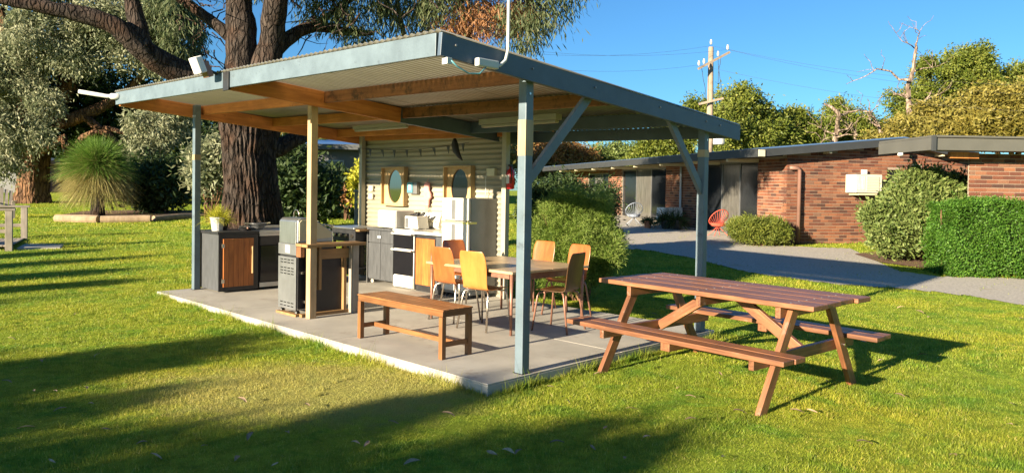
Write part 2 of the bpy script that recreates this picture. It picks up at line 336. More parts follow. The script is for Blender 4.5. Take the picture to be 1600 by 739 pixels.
t = N(n, 'ShaderNodeBsdfTranslucent'); n.links.new(c, t.inputs[0]); mx = N(n, 'ShaderNodeMixShader'); mx.inputs[0].default_value = .48
n.links.new(p.outputs[0], mx.inputs[1]); n.links.new(t.outputs[0], mx.inputs[2]); n.links.new(mx.outputs[0], n.nodes['Material Output'].inputs[0]); M['grass'] = m
M['leaf_silver'] = foliage('silver_leaves', [(.13, .155, .085), (.24, .255, .15), (.38, .37, .235), (.2, .22, .12)], .3, pos=(0.9, (.62, .68, .6)))
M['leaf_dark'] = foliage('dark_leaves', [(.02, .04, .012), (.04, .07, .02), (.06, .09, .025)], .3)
M['leaf_gum'] = foliage('gum_leaves', [(.06, .09, .04), (.1, .13, .055), (.16, .17, .08)], .35)
M['leaf_dead'] = foliage('dry_gum_leaves', [(.28, .13, .05), (.4, .2, .09), (.3, .17, .1)], .35)
M['leaf_green'] = foliage('green_leaves', [(.09, .125, .02), (.17, .2, .033), (.26, .27, .05)], .35, pos=(0.5, (.62, .7, .55)))
M['leaf_olive'] = foliage('olive_leaves', [(.15, .14, .032), (.245, .215, .047), (.33, .27, .065)], .35, pos=(0.5, (.68, .66, .5)))
M['leaf_autumn'] = foliage('autumn_leaves', [(.2, .09, .03), (.3, .15, .05), (.22, .19, .06)], .35)
M['leaf_hedge'] = foliage('hedge_leaves', [(.04, .11, .014), (.08, .19, .024), (.15, .28, .045)], .35, .5, spec=.25, pos=(2.2, (.66, .7, .5)))
M['leaf_shrub'] = foliage('shrub_leaves', [(.09, .14, .035), (.17, .22, .06), (.26, .3, .1)], .3, pos=(2.5, (.68, .72, .6)))
M['leaf_feather'] = foliage('feathery_leaves', [(.11, .18, .028), (.2, .28, .055), (.3, .36, .09)], .45, pos=(3, (.72, .8, .6)))
M['leaf_grasstree'] = foliage('grasstree_leaves', [(.06, .14, .016), (.12, .22, .03), (.18, .27, .05)], .3)
M['leaf_straw'] = foliage('straw_leaves', [(.26, .21, .08), (.4, .34, .14), (.3, .3, .09)], .3)
M['leaf_lime'] = foliage('lime_leaves', [(.28, .3, .02), (.4, .4, .03), (.5, .46, .06)], .4)
M['leaf_fallen'] = plain('fallen_leaf', (.36, .25, .15), .7, 0, .3, 30, .05, objvar=.45)

# ------------------------------------------------------------------ ground, driveway, slab
ys = np.concatenate([[-400, -150, -60, -30, -15, -8, -3, 0, 2], np.arange(3, 30, .25), np.arange(30, 60, 1.5), [62, 80, 120, 250, 600]])
xs = np.concatenate([[-600, -200, -90, -60, -40], np.arange(-30, 30.1, 1.0), [40, 60, 90, 200, 600]])
gx, gy = np.meshgrid(xs, ys); gz = zt(gy); nx, ny = len(xs), len(ys)
me = bpy.data.meshes.new('ground')
me.from_pydata(np.stack([gx, gy, gz], -1).reshape(-1, 3).tolist(), [], [(j*nx+i, j*nx+i+1, (j+1)*nx+i+1, (j+1)*nx+i) for j in range(ny-1) for i in range(nx-1)])
tag(mesh_obj('ground', me, M['soil'], smooth=True), kind='structure')
near = [(900, 388), (955, 389), (1010, 391), (1080, 403), (1160, 424), (1200, 431), (1310, 445), (1430, 453), (1520, 464), (1600, 478), (1700, 497), (1900, 540)]
far = [(880, 332), (935, 334), (985, 337), (1060, 347), (1135, 366), (1180, 383), (1260, 386.5), (1330, 389), (1400, 424), (1470, 433), (1600, 436), (1900, 446)]
def edge_jitter(pts, seed):
    rr = random.Random(seed); out = []
    for i in range(len(pts)-1):
        for k in range(10):
            t = k/10; g = ground(pts[i][0]*(1-t)+pts[i+1][0]*t, pts[i][1]*(1-t)+pts[i+1][1]*t)
            out.append(Vector((g.x, g.y+rr.uniform(-.12, .12), 0)))
    return out
e0, e1 = edge_jitter(near, 1), edge_jitter(far, 2)
vs = []; K = 24
for p0, p1 in zip(e0, e1):
    for k in range(K+1):
        q = p0.lerp(p1, k/K); vs.append((q.x, q.y, float(zt(q.y))+.012))
me = bpy.data.meshes.new('driveway'); L_ = len(e0)
me.from_pydata(vs, [], [(i*(K+1)+k, (i+1)*(K+1)+k, (i+1)*(K+1)+k+1, i*(K+1)+k+1) for i in range(L_-1) for k in range(K)])
tag(mesh_obj('driveway', me, M['gravel'], smooth=True), kind='structure')
drive_poly = np.array([(p.x, p.y) for p in e0]+[(p.x, p.y) for p in reversed(e1)])
o = MB().box(0, 3.55, 0, 6.98, -.2, ZS-.014).build('concrete_slab', M['concrete'], bevel=.006, loc=FC, rz=RZ_IN); tag(o, kind='structure')
for y0, y1 in ((.0, 2.33), (2.337, 4.66), (4.667, 6.98)):      # bays between the saw cuts
    for x0, x1 in ((0, 1.78), (1.786, 3.55)): MB().box(x0+(.002 if x0 == 0 else 0), x1-.002*(x1 > 3), y0+.002*(y0 == 0), y1-.002*(y1 > 6), ZS-.014, ZS).build('slab_bay', M['concrete'], o, bevel=.004)
# ------------------------------------------------------------------ the shelter (local x = b towards the driveway, y = a along the lawn side)
sh = thing('picnic_shelter', 'open timber picnic shelter with blue grey frame and corrugated iron skillion roof', 'shelter', FC, RZ_IN)
def zr(a, b): return 2.80+.017*a-.08*(b+.53)            # underside of the iron
B0, B1, A0, A1 = -.53, 3.97, -.02, 7.0
def corr(n_pitch, length, pitch=.076, amp=.0105, seg=6):
    """corrugated sheet: waves along x, ribs along y"""
    xs = np.linspace(0, n_pitch*pitch, n_pitch*seg+1); z = amp*np.cos(xs/pitch*2*math.pi)
    me = bpy.data.meshes.new('corrugated'); k = len(xs); rows = 2
    vs = [(x, y, zz) for y in (0, length) for x, zz in zip(xs, z)]
    me.from_pydata(vs, [], [(i, i+1, k+i+1, k+i) for i in range(k-1)]); return me
roof_me = corr(11, B1-B0+.06, .0775)
na = 9.24
for i in range(9):
    a0 = A0-.03+i*.775
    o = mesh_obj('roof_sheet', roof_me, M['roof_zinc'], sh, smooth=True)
    d = Vector((1, 0, -.08)).normalized(); w = Vector((0, 1, .017)).normalized(); u_ = w.cross(d)
    mt = Matrix((w, d, w.cross(d))).transposed().to_4x4()
    mt.translation = Vector((B0-.045, a0, zr(a0, B0-.045)+.012+(.0018 if i % 2 else 0))); o.matrix_local = mt
    sm = o.modifiers.new('solid', 'SOLIDIFY'); sm.thickness = .0015
def rb(name, mat, a0, b0, a1, b1, h, t, drop=0, par=None):   # timber on edge under the iron
    return plank(name, mat, par or sh, (b0, a0, zr(a0, b0)-h/2-drop), (b1, a1, zr(a1, b1)-h/2-drop), t, h)
rb('fascia_board', M['blue'], A0+.045, B0-.012, 3.47, B0-.012, .17, .035)
rb('fascia_board', M['blue'], 3.50, B0-.012, A1, B0-.012, .17, .035)
rb('fascia_board', M['blue_dark'], A0, B0-.03, A0, B1, .175, .04)  # side away from the sun: its shade is put into the darker blue
box('bracket', M['black'], sh, B0-.05, B0-.031, 3.43, 3.56, zr(3.5, B0)-.2, zr(3.5, B0)-.004)
rb('rafter', M['beam'], 3.5, B0+.006, 3.5, 1.72, .19, .045)
rb('rafter', M['blue_dark'], 3.5, 1.722, 3.5, B1-.02, .19, .045)
rb('rafter', M['beam'], 6.92, B0+.006, 6.92, B1-.02, .19, .045)
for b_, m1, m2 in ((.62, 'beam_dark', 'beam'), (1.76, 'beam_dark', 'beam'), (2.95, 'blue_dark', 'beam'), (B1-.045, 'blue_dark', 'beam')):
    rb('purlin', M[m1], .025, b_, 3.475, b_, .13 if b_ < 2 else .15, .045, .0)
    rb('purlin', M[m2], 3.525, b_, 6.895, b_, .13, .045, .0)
# posts
def post(a, b, mat, top=None, w=.09):
    o = plank('post', mat, sh, (b, a, ZS), (b, a, (top or zr(a, b))-.004), w, w, up=(0, 1, 0), bevel=.006); return o
pF = post(.075, .47, M['blue']); pR = post(.075, 3.35, M['blue']); pL = post(6.85, .51, M['blue']); pM = post(3.57, .51, M['post_pine'])
post(3.27, 3.42, M['clad'], w=.085); post(6.85, 3.42, M['clad'], w=.085)
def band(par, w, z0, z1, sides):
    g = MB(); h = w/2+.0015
    g.prism([(-h, -h), (h, -h), (h, h), (-h, h)], 'z', z0, z1); return g.build('cream_band', M['cream_timber'], par)
band(pF, .09, 1.84, 2.14, 1); band(pL, .09, 1.92, 2.0, 1); band(pR, .09, 1.95, 2.03, 1)  # cream sleeve around each of three posts
for pp in (pF, pR, pL): MB().box(-.055, .055, -.055, .055, 0, .006).build('base_plate', M['black'], pp)
for pp, hh in ((pF, 2.36), (pF, 2.52), (pR, 2.14)):
    MB().tube([(0, -.05, hh), (0, .05, hh)], .011, 8).build('bolt', M['chrome'], pp)
MB().tube([(.02, 0, 0), (.02, 0, .3)], .02, 10).build('stub_pipe', M['pvc'], pR).location = (-.09, -.06, 0)
def brace(b0, z0, b1, z1):
    o = plank('brace', M['blue'], sh, (b0, .075, z0), (b1, .06, z1), .085, .045, up=(0, 1, 0)); return o
brace(.49, 1.72, 1.30, zr(0, 1.3)-.12); brace(3.33, 1.66, 2.62, zr(0, 2.62)-.12)
# bolts along the side board
for b_ in (-.42, .1, .42, 1.25, 2.3, 3.2, 3.5):
    MB().tube([(b_, A0-.032, zr(0, b_)-.07), (b_, A0-.018, zr(0, b_)-.07)], .009, 8).build('bolt', M['alu'], sh)
# back wall of horizontal corrugated sheets on studs
wall_top = zr(5, 3.48)-.03
nrow = 0; z0 = ZS
while z0 < wall_top-.05:
    npz = min(10, int(round((wall_top-z0)/.076))); wme = corr(npz, 3.62)
    o = mesh_obj('wall_sheet', wme, M['clad'], sh, smooth=True)
    mt = Matrix((Vector((0, 0, 1)), Vector((0, 1, 0)), Vector((-1, 0, 0)))).transposed().to_4x4(); mt.translation = Vector((3.487-(.0012 if nrow % 2 else 0), 3.29, z0)); o.matrix_local = mt
    sm = o.modifiers.new('solid', 'SOLIDIFY'); sm.thickness = .0015
    z0 += npz*.076; nrow += 1
rb('wall_plate', M['beam'], 3.3, 3.46, 6.88, 3.46, .09, .045, .035)
# fittings on the shelter
def sp(a, b, z): return (b, a, z)
lt = thing('batten_light', 'cream fluorescent batten light under the roof on the driveway side', 'light', wl(1.75, 2.1, 2.45), RZ_IN)
box('housing', M['batten'], lt, -.05, .05, -.62, .62, -.02, .045); box('diffuser', M['batten'], lt, -.03, .03, -.6, .6, -.055, -.02, .01)
lt = thing('batten_light', 'white fluorescent batten light high behind the raw pine post', 'light', wl(4.25, 1.95, 2.48), RZ_IN)
box('housing', M['batten'], lt, -.04, .04, -.62, .62, 0, .05); box('diffuser', M['batten'], lt, -.025, .025, -.6, .6, -.035, 0, .01)
fl = thing('flood_light', 'white floodlight on a bracket on the roof edge facing the lawn', 'light', wl(3.72, -.62, zr(3.7, -.6)-.02), RZ_IN)
o = box('lamp_head', M['plastic_white'], fl, -.16, -.08, -.09, .09, .04, .22, .012); o.rotation_euler = (0, R(-22), 0)
o = box('back_housing', M['pipe_brown'], fl, -.085, -.02, -.07, .07, -.02, .15, .01); o.rotation_euler = (0, R(-22), 0)
MB().tube([(.05, 0, 0), (-.05, 0, .05)], .014, 8).build('bracket_arm', M['black'], fl)
cp = thing('conduit_mast', 'white conduit mast rising from the roof corner with a clear junction box', 'conduit', wl(-.06, -.1, 2.62), RZ_IN)
MB().tube([(-.14, -.025, -.005), (0, -.025, -.01), (.1, -.025, .0), (.16, -.025, .05), (.185, -.025, .13), (.19, -.02, .6), (.2, -.02, 1.6), (.2, -.02, 2.4)], .013, 10).build('conduit_pipe', M['pvc'], cp, smooth=True)
box('junction_box', M['pvc'], cp, -.15, .07, -.05, .0, -.035, .03, .01)
MB().tube([(-.38, .0, -.02), (-.33, -.01, -.06), (-.22, -.02, -.1), (-.12, -.03, -.09), (-.06, -.04, -.03)], .006, 6).build('cable', M['teal'], cp, smooth=True)
box('corner_clip', M['pvc'], cp, -.42, -.37, .0, .06, -.05, .0)
pp_ = thing('drain_pipe', 'white plastic pipe sticking out past the far roof corner', 'pipe', wl(6.98, -.56, 2.86), RZ_IN)
MB().tube([(0, -.1, -.005), (-.1, .05, .0), (-.4, .24, .05)], .028, 12).build('pipe', M['pvc'], pp_, smooth=True)
MB().tube([(.02, -.12, -.006), (-.06, 0, -.002)], .042, 12).build('socket', M['pvc'], pp_, smooth=True)

# ------------------------------------------------------------------ kitchen along the back wall (local x to the right, y into the wall)
def kit(name, label, cat, a, b, z=ZS, rz=None, group=None): return thing(name, label, cat, wl(a, b, z), RZ_WALL if rz is None else rz, group)
k = kit('kitchen_cabinet', 'charcoal two door cabinet with drawers on castors under the microwave', 'cabinet', 5.6, 2.95)
box('carcass', M['charcoal'], k, -.35, .34, .012, .5, .07, .87); box('worktop', M['charcoal'], k, -.37, .35, -.02, .52, .871, .905)
for x0, x1 in ((-.34, -.01), (.0, .33)):
    box('door', M['charcoal'], k, x0, x1, -.01, .011, .09, .66); box('drawer', M['charcoal'], k, x0, x1, -.01, .011, .672, .86)
box('handle', M['plastic_white'], k, -.06, .02, -.03, -.011, .745, .785)
box('edge_strip', M['alu'], k, -.385, -.371, -.01, .5, .0, .905)
for x in (-.31, .3): MB().lathe([(.0, -.012), (.03, -.012), (.03, .012), (.0, .012)], 12).build('castor', M['chrome'], k, loc=(x, .06, .035)).rotation_euler = (R(90), 0, R(20))
k = kit('cooker', 'white upright cooker with two black glass oven doors', 'cooker', 5.0, 2.95)
box('body', M['white'], k, -.25, .25, .0, .56, .02, .88, .006); box('hob', M['white'], k, -.262, .262, -.03, .58, .882, .915, .008)
d_ = box('oven_door', M['glass_black'], k, -.235, .235, -.022, -.001, .62, .83); MB().tube([(-.25, -.055, .85), (.25, -.055, .85)], .014, 10).build('handle', M['white'], d_)
d_ = box('oven_door', M['glass_black'], k, -.235, .235, -.022, -.001, .21, .575); MB().tube([(-.25, -.055, .6), (.25, -.055, .6)], .014, 10).build('handle', M['white'], d_)
box('drawer_front', M['white'], k, -.245, .245, -.02, -.001, .03, .195)
for x in (-.12, .12):
    for y in (.16, .4): MB().lathe([(.085, 0), (.09, .008), (.07, .012)], 20).build('hotplate', M['black'], k, loc=(x, y, .916))
MB().prism([(.5, .916), (.56, .916), (.56, 1.17), (.52, 1.17), (.46, .95)], 'x', -.22, .25).build('splashback', M['white'], k, bevel=.008)
for i in range(5): MB().tube([(-.14+i*.08, .49, 1.03), (-.14+i*.08, .455, 1.035)], .018, 10).build('knob', M['cream'], k)
k = kit('kitchen_cabinet', 'wooden door cabinet with white benchtop between the cooker and fridge', 'cabinet', 4.42, 2.96)
box('carcass', M['black'], k, -.31, .31, .02, .52, .0, .86); box('benchtop', M['white'], k, -.315, .33, -.03, .53, .862, .9)
for i in range(3): box('door_board', M['door_wood'], k, -.295+i*.15, -.147+i*.15, -.004, .018, .1, .8, .002)
box('side_panel', M['charcoal'], k, .17, .3, .0, .018, .06, .84); box('handle', M['alu'], k, .1, .112, -.03, -.006, .3, .66)
f = kit('refrigerator', 'old white two door fridge taped shut with yellow tape', 'refrigerator', 3.775, 2.93)
box('cabinet_body', M['silver_panel'], f, -.28, .28, .035, .55, .05, 1.42, .012)
box('freezer_door', M['white'], f, -.282, .282, -.02, .032, 1.105, 1.425, .014); box('lower_door', M['white'], f, -.282, .282, -.02, .032, .1, 1.09, .014)
box('tape', M['yellow_tape'], f, -.284, .284, -.0225, .15, 1.06, 1.088, 0)
box('handle', M['alu'], f, -.06, .02, -.03, -.0205, .55, 1.05); box('handle', M['alu'], f, -.06, .02, -.03, -.0205, 1.12, 1.4)
for x in (-.24, .24): MB().lathe([(.02, 0), (.02, .05)], 10).build('foot', M['black'], f, loc=(x, .06, 0))
k = kit('microwave', 'cream microwave oven on the charcoal cabinet', 'microwave', 5.53, 3.0, ZS+.905)
box('case', M['plastic_white'], k, -.22, .25, .0, .36, .012, .29, .008); d_ = box('door', M['cream'], k, -.215, .06, -.02, -.001, .02, .28); box('window', M['cream'], d_, -.16, .0, -.023, -.0205, .07, .23, 0)
box('control_panel', M['plastic_white'], k, .065, .245, -.015, -.001, .02, .28)
for x in (-.18, .2): box('foot', M['black'], k, x-.015, x+.015, .05, .3, 0, .012, 0)
k = kit('toaster_oven', 'small white bench appliance heaped with dark utensils beside the hob', 'appliance', 5.02, 3.2, ZS+.916)
MB().prism([(-.17, 0), (.17, 0), (.13, .2), (-.17, .2)], 'y', -.1, .12).build('case', M['plastic_white'], k, bevel=.01)
box('grille', M['alu'], k, -.15, -.07, -.105, -.1005, .02, .17, 0)
rr = random.Random(3)
for i in range(7):
    x = rr.uniform(-.13, .1); y = rr.uniform(-.06, .08)
    MB().tube([(x-.05, y, .214), (x+.04, y+.02, .225), (x+.07, y+.03, .26)], [.012, .02, .014], 7).build('utensil', M['black'], k, smooth=True)
k = kit('flat_grill', 'black flat top barbecue on castors in the far corner', 'barbecue', 6.4, 2.75)
box('firebox', M['black'], k, -.34, .36, .0, .5, .66, .86); box('shelf', M['black'], k, -.33, .35, .03, .48, .2, .225)
box('lid', M['steel'], k, -.37, .37, -.03, .53, .865, .9, .012); box('side_shelf', M['counter_timber'], k, .375, .48, .0, .5, .84, .87)
for x in (-.31, .33):
    for y in (.04, .46): box('leg', M['black'], k, x-.02, x+.02, y-.02, y+.02, .1, .66)
for i in range(4): MB().tube([(-.22+i*.17, 0, .76), (-.22+i*.17, -.04, .76)], .026, 12).build('knob', M['chrome'], k)
for x in (-.31, .33): MB().lathe([(.02, -.014), (.05, -.014), (.05, .014), (.02, .014)], 14).build('castor', M['chrome'], k, loc=(x, .04, .05)).rotation_euler = (R(90), 0, R(50))
MB().tube([(0, .25, .1), (0, .25, .62)], .15, 16).build('gas_bottle', M['black'], k, smooth=False)
# things hung on the back wall
for a, lab in ((5.92, 'oval mirror in a deep pine box frame above the microwave'), (4.285, 'dark oval glass in a deep pine box frame above the fridge')):
    k = kit('framed_mirror', lab, 'mirror', a, 3.468, 1.68)
    for (x0, x1, z0, z1) in ((-.32, .32, .30, .325), (-.32, .32, -.325, -.30), (-.32, -.295, -.3, .3), (.295, .32, -.3, .3)): box('frame_side', M['frame_wood'], k, x0, x1, -.09, 0, z0, z1)
    g = MB(); nn = 40; rx, rz_ = .19, .275                       # board with the oval cut out
    def sq(t):
        c_, s_ = math.cos(t), math.sin(t); q = max(abs(c_), abs(s_)); return (.294*c_/q, .299*s_/q)
    vs = []; 
    for y in (-.028, -.012):
        for i in range(nn): t = 2*math.pi*i/nn; vs.append((rx*math.cos(t), y, rz_*math.sin(t)))
        for i in range(nn): t = 2*math.pi*i/nn; x, z = sq(t); vs.append((x, y, z))
    fs = [(i, (i+1) % nn, nn+(i+1) % nn, nn+i) for i in range(nn)]+[(2*nn+i, i, (i+1) % nn, 2*nn+(i+1) % nn)[::-1] for i in range(nn)]
    g.add(vs, fs).build('oval_mount', M['frame_wood'], k)
    MB().prism([(.2*math.cos(2*math.pi*i/nn), .285*math.sin(2*math.pi*i/nn)) for i in range(nn)], 'y', -.01, -.004).build('glass', M['mirror' if a > 5 else 'window'], k, fix=True)
k = kit('wall_box', 'teal fronted switch box on the wall beside the oval mirror', 'box', 5.42, 3.465, 1.66)
box('case', M['alu'], k, -.1, .13, -.06, 0, -.1, .09); box('cover', M['teal'], k, -.1, .04, -.075, -.061, -.08, .09); box('display', M['plastic_white'], k, -.06, .0, -.078, -.0755, -.03, .05, 0)
k = kit('oven_mitt', 'pink oven mitt hanging on the wall above the cooker', 'mitt', 5.05, 3.46, 1.37)
g = MB(); prof = [(-.05, 0), (-.06, .1), (-.075, .25), (-.06, .36), (0, .4), (.05, .37), (.06, .25), (.1, .2), (.11, .14), (.06, .1), (.05, 0)]
g.prism(prof, 'y', -.05, -.01).build('body', M['pink'], k, bevel=.015, fix=True); MB().tube([(0, -.03, .4), (.0, -.015, .43), (.01, -.005, .44)], .004, 6).build('loop', M['pink'], k)
for i, x in enumerate((-.03, 0, .03)): MB().tube([(x, -.03, 0), (x+.005, -.032, -.05), (x, -.03, -.1)], .006, 6).build('fringe', M['pink'], k)
for z, lab in ((1.64, 'upper of two cream power points by the wall edge'), (1.5, 'lower of two cream power points by the wall edge')):
    k = kit('power_point', lab, 'socket', 6.62, 3.467, z); box('plate', M['cream'], k, -.06, .06, -.03, 0, -.045, .045); box('switch', M['plastic_white'], k, -.02, .02, -.036, -.0305, -.02, .02)
k = kit('power_outlet', 'small cream outlet with dangling cord on the wall right of the mirrors', 'outlet', 3.6, 3.467, 1.9)
box('plate', M['cream'], k, -.07, .1, -.05, 0, -.05, .06); MB().tube([(-.06, -.05, 0), (-.08, -.055, -.1), (-.075, -.05, -.25), (-.085, -.045, -.36)], .006, 6).build('cord', M['plastic_white'], k, smooth=True)
k = kit('fire_extinguisher', 'red fire extinguisher on the end post of the back wall', 'extinguisher', 3.17, 3.42, 1.66)
MB().lathe([(.03, 0), (.055, .01), (.057, .22), (.045, .27), (.02, .29), (.02, .32)], 18).build('cylinder', M['red'], k, smooth=True); box('valve', M['black'], k, -.03, .03, -.03, .012, .32, .35); MB().tube([(.02, -.03, .33), (.07, -.05, .25), (.06, -.055, .08)], .009, 6).build('hose', M['black'], k, smooth=True)
box('label', M['plastic_white'], k, -.03, .03, -.0595, -.0585, .08, .2, 0)
bn = kit('bunting', 'string of dark bunting flags across the top of the back wall', 'bunting', 5.4, 3.3, 2.34)
L0 = [(-1.42+2.9*i/20, 0, -.07*math.sin(math.pi*i/20)) for i in range(21)]
MB().tube(L0, .004, 5).build('string', M['wire'], bn)
for i in range(9):
    x = -1.38+i*.34; z = -.07*math.sin(math.pi*(x+1.42)/2.9); rr = random.Random(i)
    MB().prism([(x-.035, z), (x+.035, z-.005), (x+rr.uniform(0, .05), z-.12)], 'y', -.004, .004).build('flag', M['charcoal'], bn, fix=True)
k = kit('hanging_ornament', 'dark feathered ornament hanging below the rafter by the bunting', 'ornament', 3.9, 3.0, 2.1)
MB().tube([(0, 0, .28), (.0, 0, .2), (.03, 0, .1), (.1, 0, .02), (.17, 0, -.04)], [.02, .05, .05, .03, .008], 8).build('body', M['wire'], k, smooth=True)

# ------------------------------------------------------------------ cabinets along the far end (local x = b, y = a)
k = thing('sink_cabinet', 'black end cabinet with an orange board door and worn black side', 'cabinet', wl(6.25, .58, ZS), RZ_IN)
box('carcass', M['charcoal'], k, .0, .6, .0, .66, .03, .84); box('benchtop', M['black'], k, -.02, .61, -.03, .7, .842, .88)
box('front_frame', M['black'], k, -.003, .6, -.02, -.001, .02, .84)
d_ = box('door', M['door_wood'], k, .06, .52, -.026, -.0205, .08, .78)
for i in range(6): box('board', M['door_wood'], d_, .062+i*.0765, .136+i*.0765, -.04, -.0262, .082, .778, .002)
for z in (.17, .68): box('hinge', M['chrome'], d_, .035, .075, -.046, -.0405, z-.03, z+.03)
box('handle', M['frame_wood'], d_, .488, .508, -.065, -.0405, .26, .66)
box('corner_strip', M['cream_timber'], k, -.012, -.004, .58, .66, .0, .84)
k = thing('bar_fridge', 'black underbench fridge with pale metal trim beside the board door cabinet', 'fridge', wl(6.25, 1.2, ZS), RZ_IN)
box('body', M['black'], k, .0, .58, .0, .6, .04, .8); box('door', M['glass_black'], k, .01, .57, -.03, -.001, .12, .66, .006); box('panel', M['black'], k, .01, .57, -.025, -.001, .67, .8)
box('kick_trim', M['steel'], k, .0, .58, -.03, -.001, .04, .11); box('benchtop', M['steel'], k, -.01, 1.2, -.03, .66, .842, .885); box('rail', M['steel'], k, 0, .58, -.02, .6, .802, .84)
k = thing('sink_cabinet', 'black sink bench with a gooseneck tap behind the barbecue', 'cabinet', wl(6.25, 1.8, ZS), RZ_IN)
box('carcass', M['charcoal'], k, .0, .6, .0, .6, .03, .84); d_ = box('door', M['charcoal'], k, .02, .58, -.02, -.001, .06, .82); box('handle', M['chrome'], d_, .1, .2, -.04, -.021, .74, .76)
MB().tube([(.25, .5, .886), (.25, .5, 1.12), (.25, .46, 1.17), (.25, .38, 1.17), (.25, .34, 1.12), (.25, .335, 1.08)], .011, 10).build('tap', M['chrome'], k, smooth=True)
box('splash_rail', M['steel'], k, -.6, .6, .62, .64, .886, .93)
k = thing('potted_grass', 'lime green tufted grass in a grey pot on the end cabinet', 'plant', wl(6.62, .73, ZS+.88), RZ_IN)
MB().lathe([(.075, 0), (.105, .2), (.11, .2), (.1, .16)], 18).build('pot', M['pot_grey'], k, smooth=False); MB().lathe([(.06, 0), (.09, .16), (.08, .16)], 14, (.14, .12, 0)).build('pot', M['black'], k)
rg = np.random.default_rng(5)
def tuft(name, parent, c, n, L, w, mat, spread=1.0, up=.6, seed=1, droop=.35, base=.05):
    rg = np.random.default_rng(seed); th = rg.uniform(0, 2*np.pi, n); el = np.arcsin(np.clip(rg.uniform(up-spread, 1, n), -1, 1))
    d = np.stack([np.cos(th)*np.cos(el), np.sin(th)*np.cos(el), np.sin(el)], 1); Ls = L*rg.uniform(.7, 1.1, n)
    c = np.asarray(c)+rg.normal(0, base, (n, 3))*[1, 1, .3]
    side = np.cross(d, rg.normal(0, 1, (n, 3))); side /= np.linalg.norm(side, axis=1)[:, None]; side *= w/2
    q = []
    prev = c; steps = 3
    for i in range(steps):
        t = (i+1)/steps; nxt = c+d*(Ls*t)[:, None]; nxt[:, 2] -= droop*Ls*t*t*(1-np.abs(d[:, 2])*.5)
        s0 = side*(1-.8*i/steps); s1 = side*(1-.8*(i+1)/steps)
        q.append(np.stack([prev-s0, prev+s0, nxt+s1, nxt-s1], 1)); prev = nxt
    V4 = np.concatenate(q)
    return quads(name, V4, mat, parent)
tuft('foliage', k, (.03, .03, .19), 700, .24, .006, M['leaf_lime'], .9, .6, 4, .25, .04)
k = thing('cooking_pot', 'grey metal cooking pot on the steel bench', 'pot', wl(6.5, 1.3, ZS+.885), RZ_IN)
MB().lathe([(.07, 0), (.1, .03), (.125, .1), (.135, .1), (.13, .09)], 22).build('bowl', M['silver_panel'], k, smooth=True)
for s_ in (-1, 1): MB().tube([(s_*.125, -.03, .09), (s_*.2, -.02, .1), (s_*.2, .02, .1), (s_*.125, .03, .09)], .008, 6).build('handle', M['cream'], k)
k = thing('frying_pan', 'small dark frying pan with handle over the cabinet edge', 'pan', wl(6.33, 1.08, ZS+.885), RZ_IN)
MB().lathe([(.08, 0), (.1, .035), (.105, .035), (.09, .01)], 20, (.02, .14, 0)).build('bowl', M['black'], k); MB().tube([(0, .05, .03), (-.05, -.06, .045), (-.07, -.11, .04)], [.01, .013, .012], 8).build('handle', M['pipe_brown'], k, smooth=True)

# ------------------------------------------------------------------ hooded barbecue with its timber servery (local x = b, y = a)
k = thing('hooded_barbecue', 'silver hooded gas barbecue with slotted back panel behind the raw pine post', 'barbecue', wl(3.8, .44, ZS), RZ_IN)
box('cart', M['black'], k, .02, .52, .005, .42, .09, .72); box('back_panel', M['silver_panel'], k, -.004, .018, 0, .425, .07, .7); box('end_panel', M['black'], k, .02, .52, -.008, .004, .08, .72)
g = MB()
for i in range(4):
    for j in range(5): g.box(-.007, -.0045, .05+i*.085, .11+i*.085, .66-j*.035-(.03 if j > 1 else 0), .672-j*.035-(.03 if j > 1 else 0))
    for j in range(2): g.box(-.007, -.0045, .05+i*.085, .11+i*.085, .14-j*.04, .152-j*.04)
g.build('vent_slots', M['glass_black'], k)
box('upper_panel', M['silver_panel'], k, -.004, .52, 0, .425, .725, .86); box('badge', M['plastic_white'], k, -.007, -.0045, .14, .25, .75, .84, 0)
box('rear_plate', M['steel'], k, .0, .012, .015, .41, .862, 1.13)
hood = MB().prism([(.013, .87), (.5, .87), (.5, 1.0), (.23, 1.17), (.05, 1.17), (.013, 1.14)], 'y', -.01, .435).build('hood', M['steel'], k, bevel=.015, fix=True)
hp = MB().prism([(.03, .9), (.47, .93), (.47, 1.0), (.23, 1.15), (.06, 1.15), (.03, 1.12)], 'y', -.018, -.0105).build('hood_end', M['cream'], hood, bevel=.006, fix=True)
MB().tube([(.5, .05, 1.05), (.54, .05, 1.07), (.54, .38, 1.07), (.5, .38, 1.05)], .01, 8).build('hood_handle', M['chrome'], hood)
for y in (.03, .39):
    for x in (.04, .48): MB().lathe([(.012, -.012), (.032, -.012), (.032, .012), (.012, .012)], 12).build('castor', M['black'], k, loc=(x, y, .032)).rotation_euler = (R(90), 0, .4)
for x in (.44, .4): MB().lathe([(.012, 0), (.018, .03), (.012, .06)], 10).build('knob', M['cream'], k, loc=(x, .2, 1.04+.03*(x < .42)))
for i in range(4): MB().tube([(.522, .06+i*.1, .79), (.55, .06+i*.1, .79)], .02, 10).build('control_knob', M['black'], k)
box('gas_valve', M['chrome'], k, .06, .14, -.03, -.0085, .5, .53); box('gas_valve', M['chrome'], k, .1, .13, -.03, -.0085, .15, .18)
box('base_board', M['counter_timber'], k, -.03, .05, -.05, .43, -.0, .028)
k = thing('timber_servery', 'rough timber servery shelf on posts beside the hooded barbecue', 'counter', wl(3.6, .44, ZS), RZ_IN)
for i in range(2): plank('shelf_board', M['counter_timber'], k, (-.04, -.055+i*.135, .86), (.78, -.055+i*.135, .86), .13, .035)
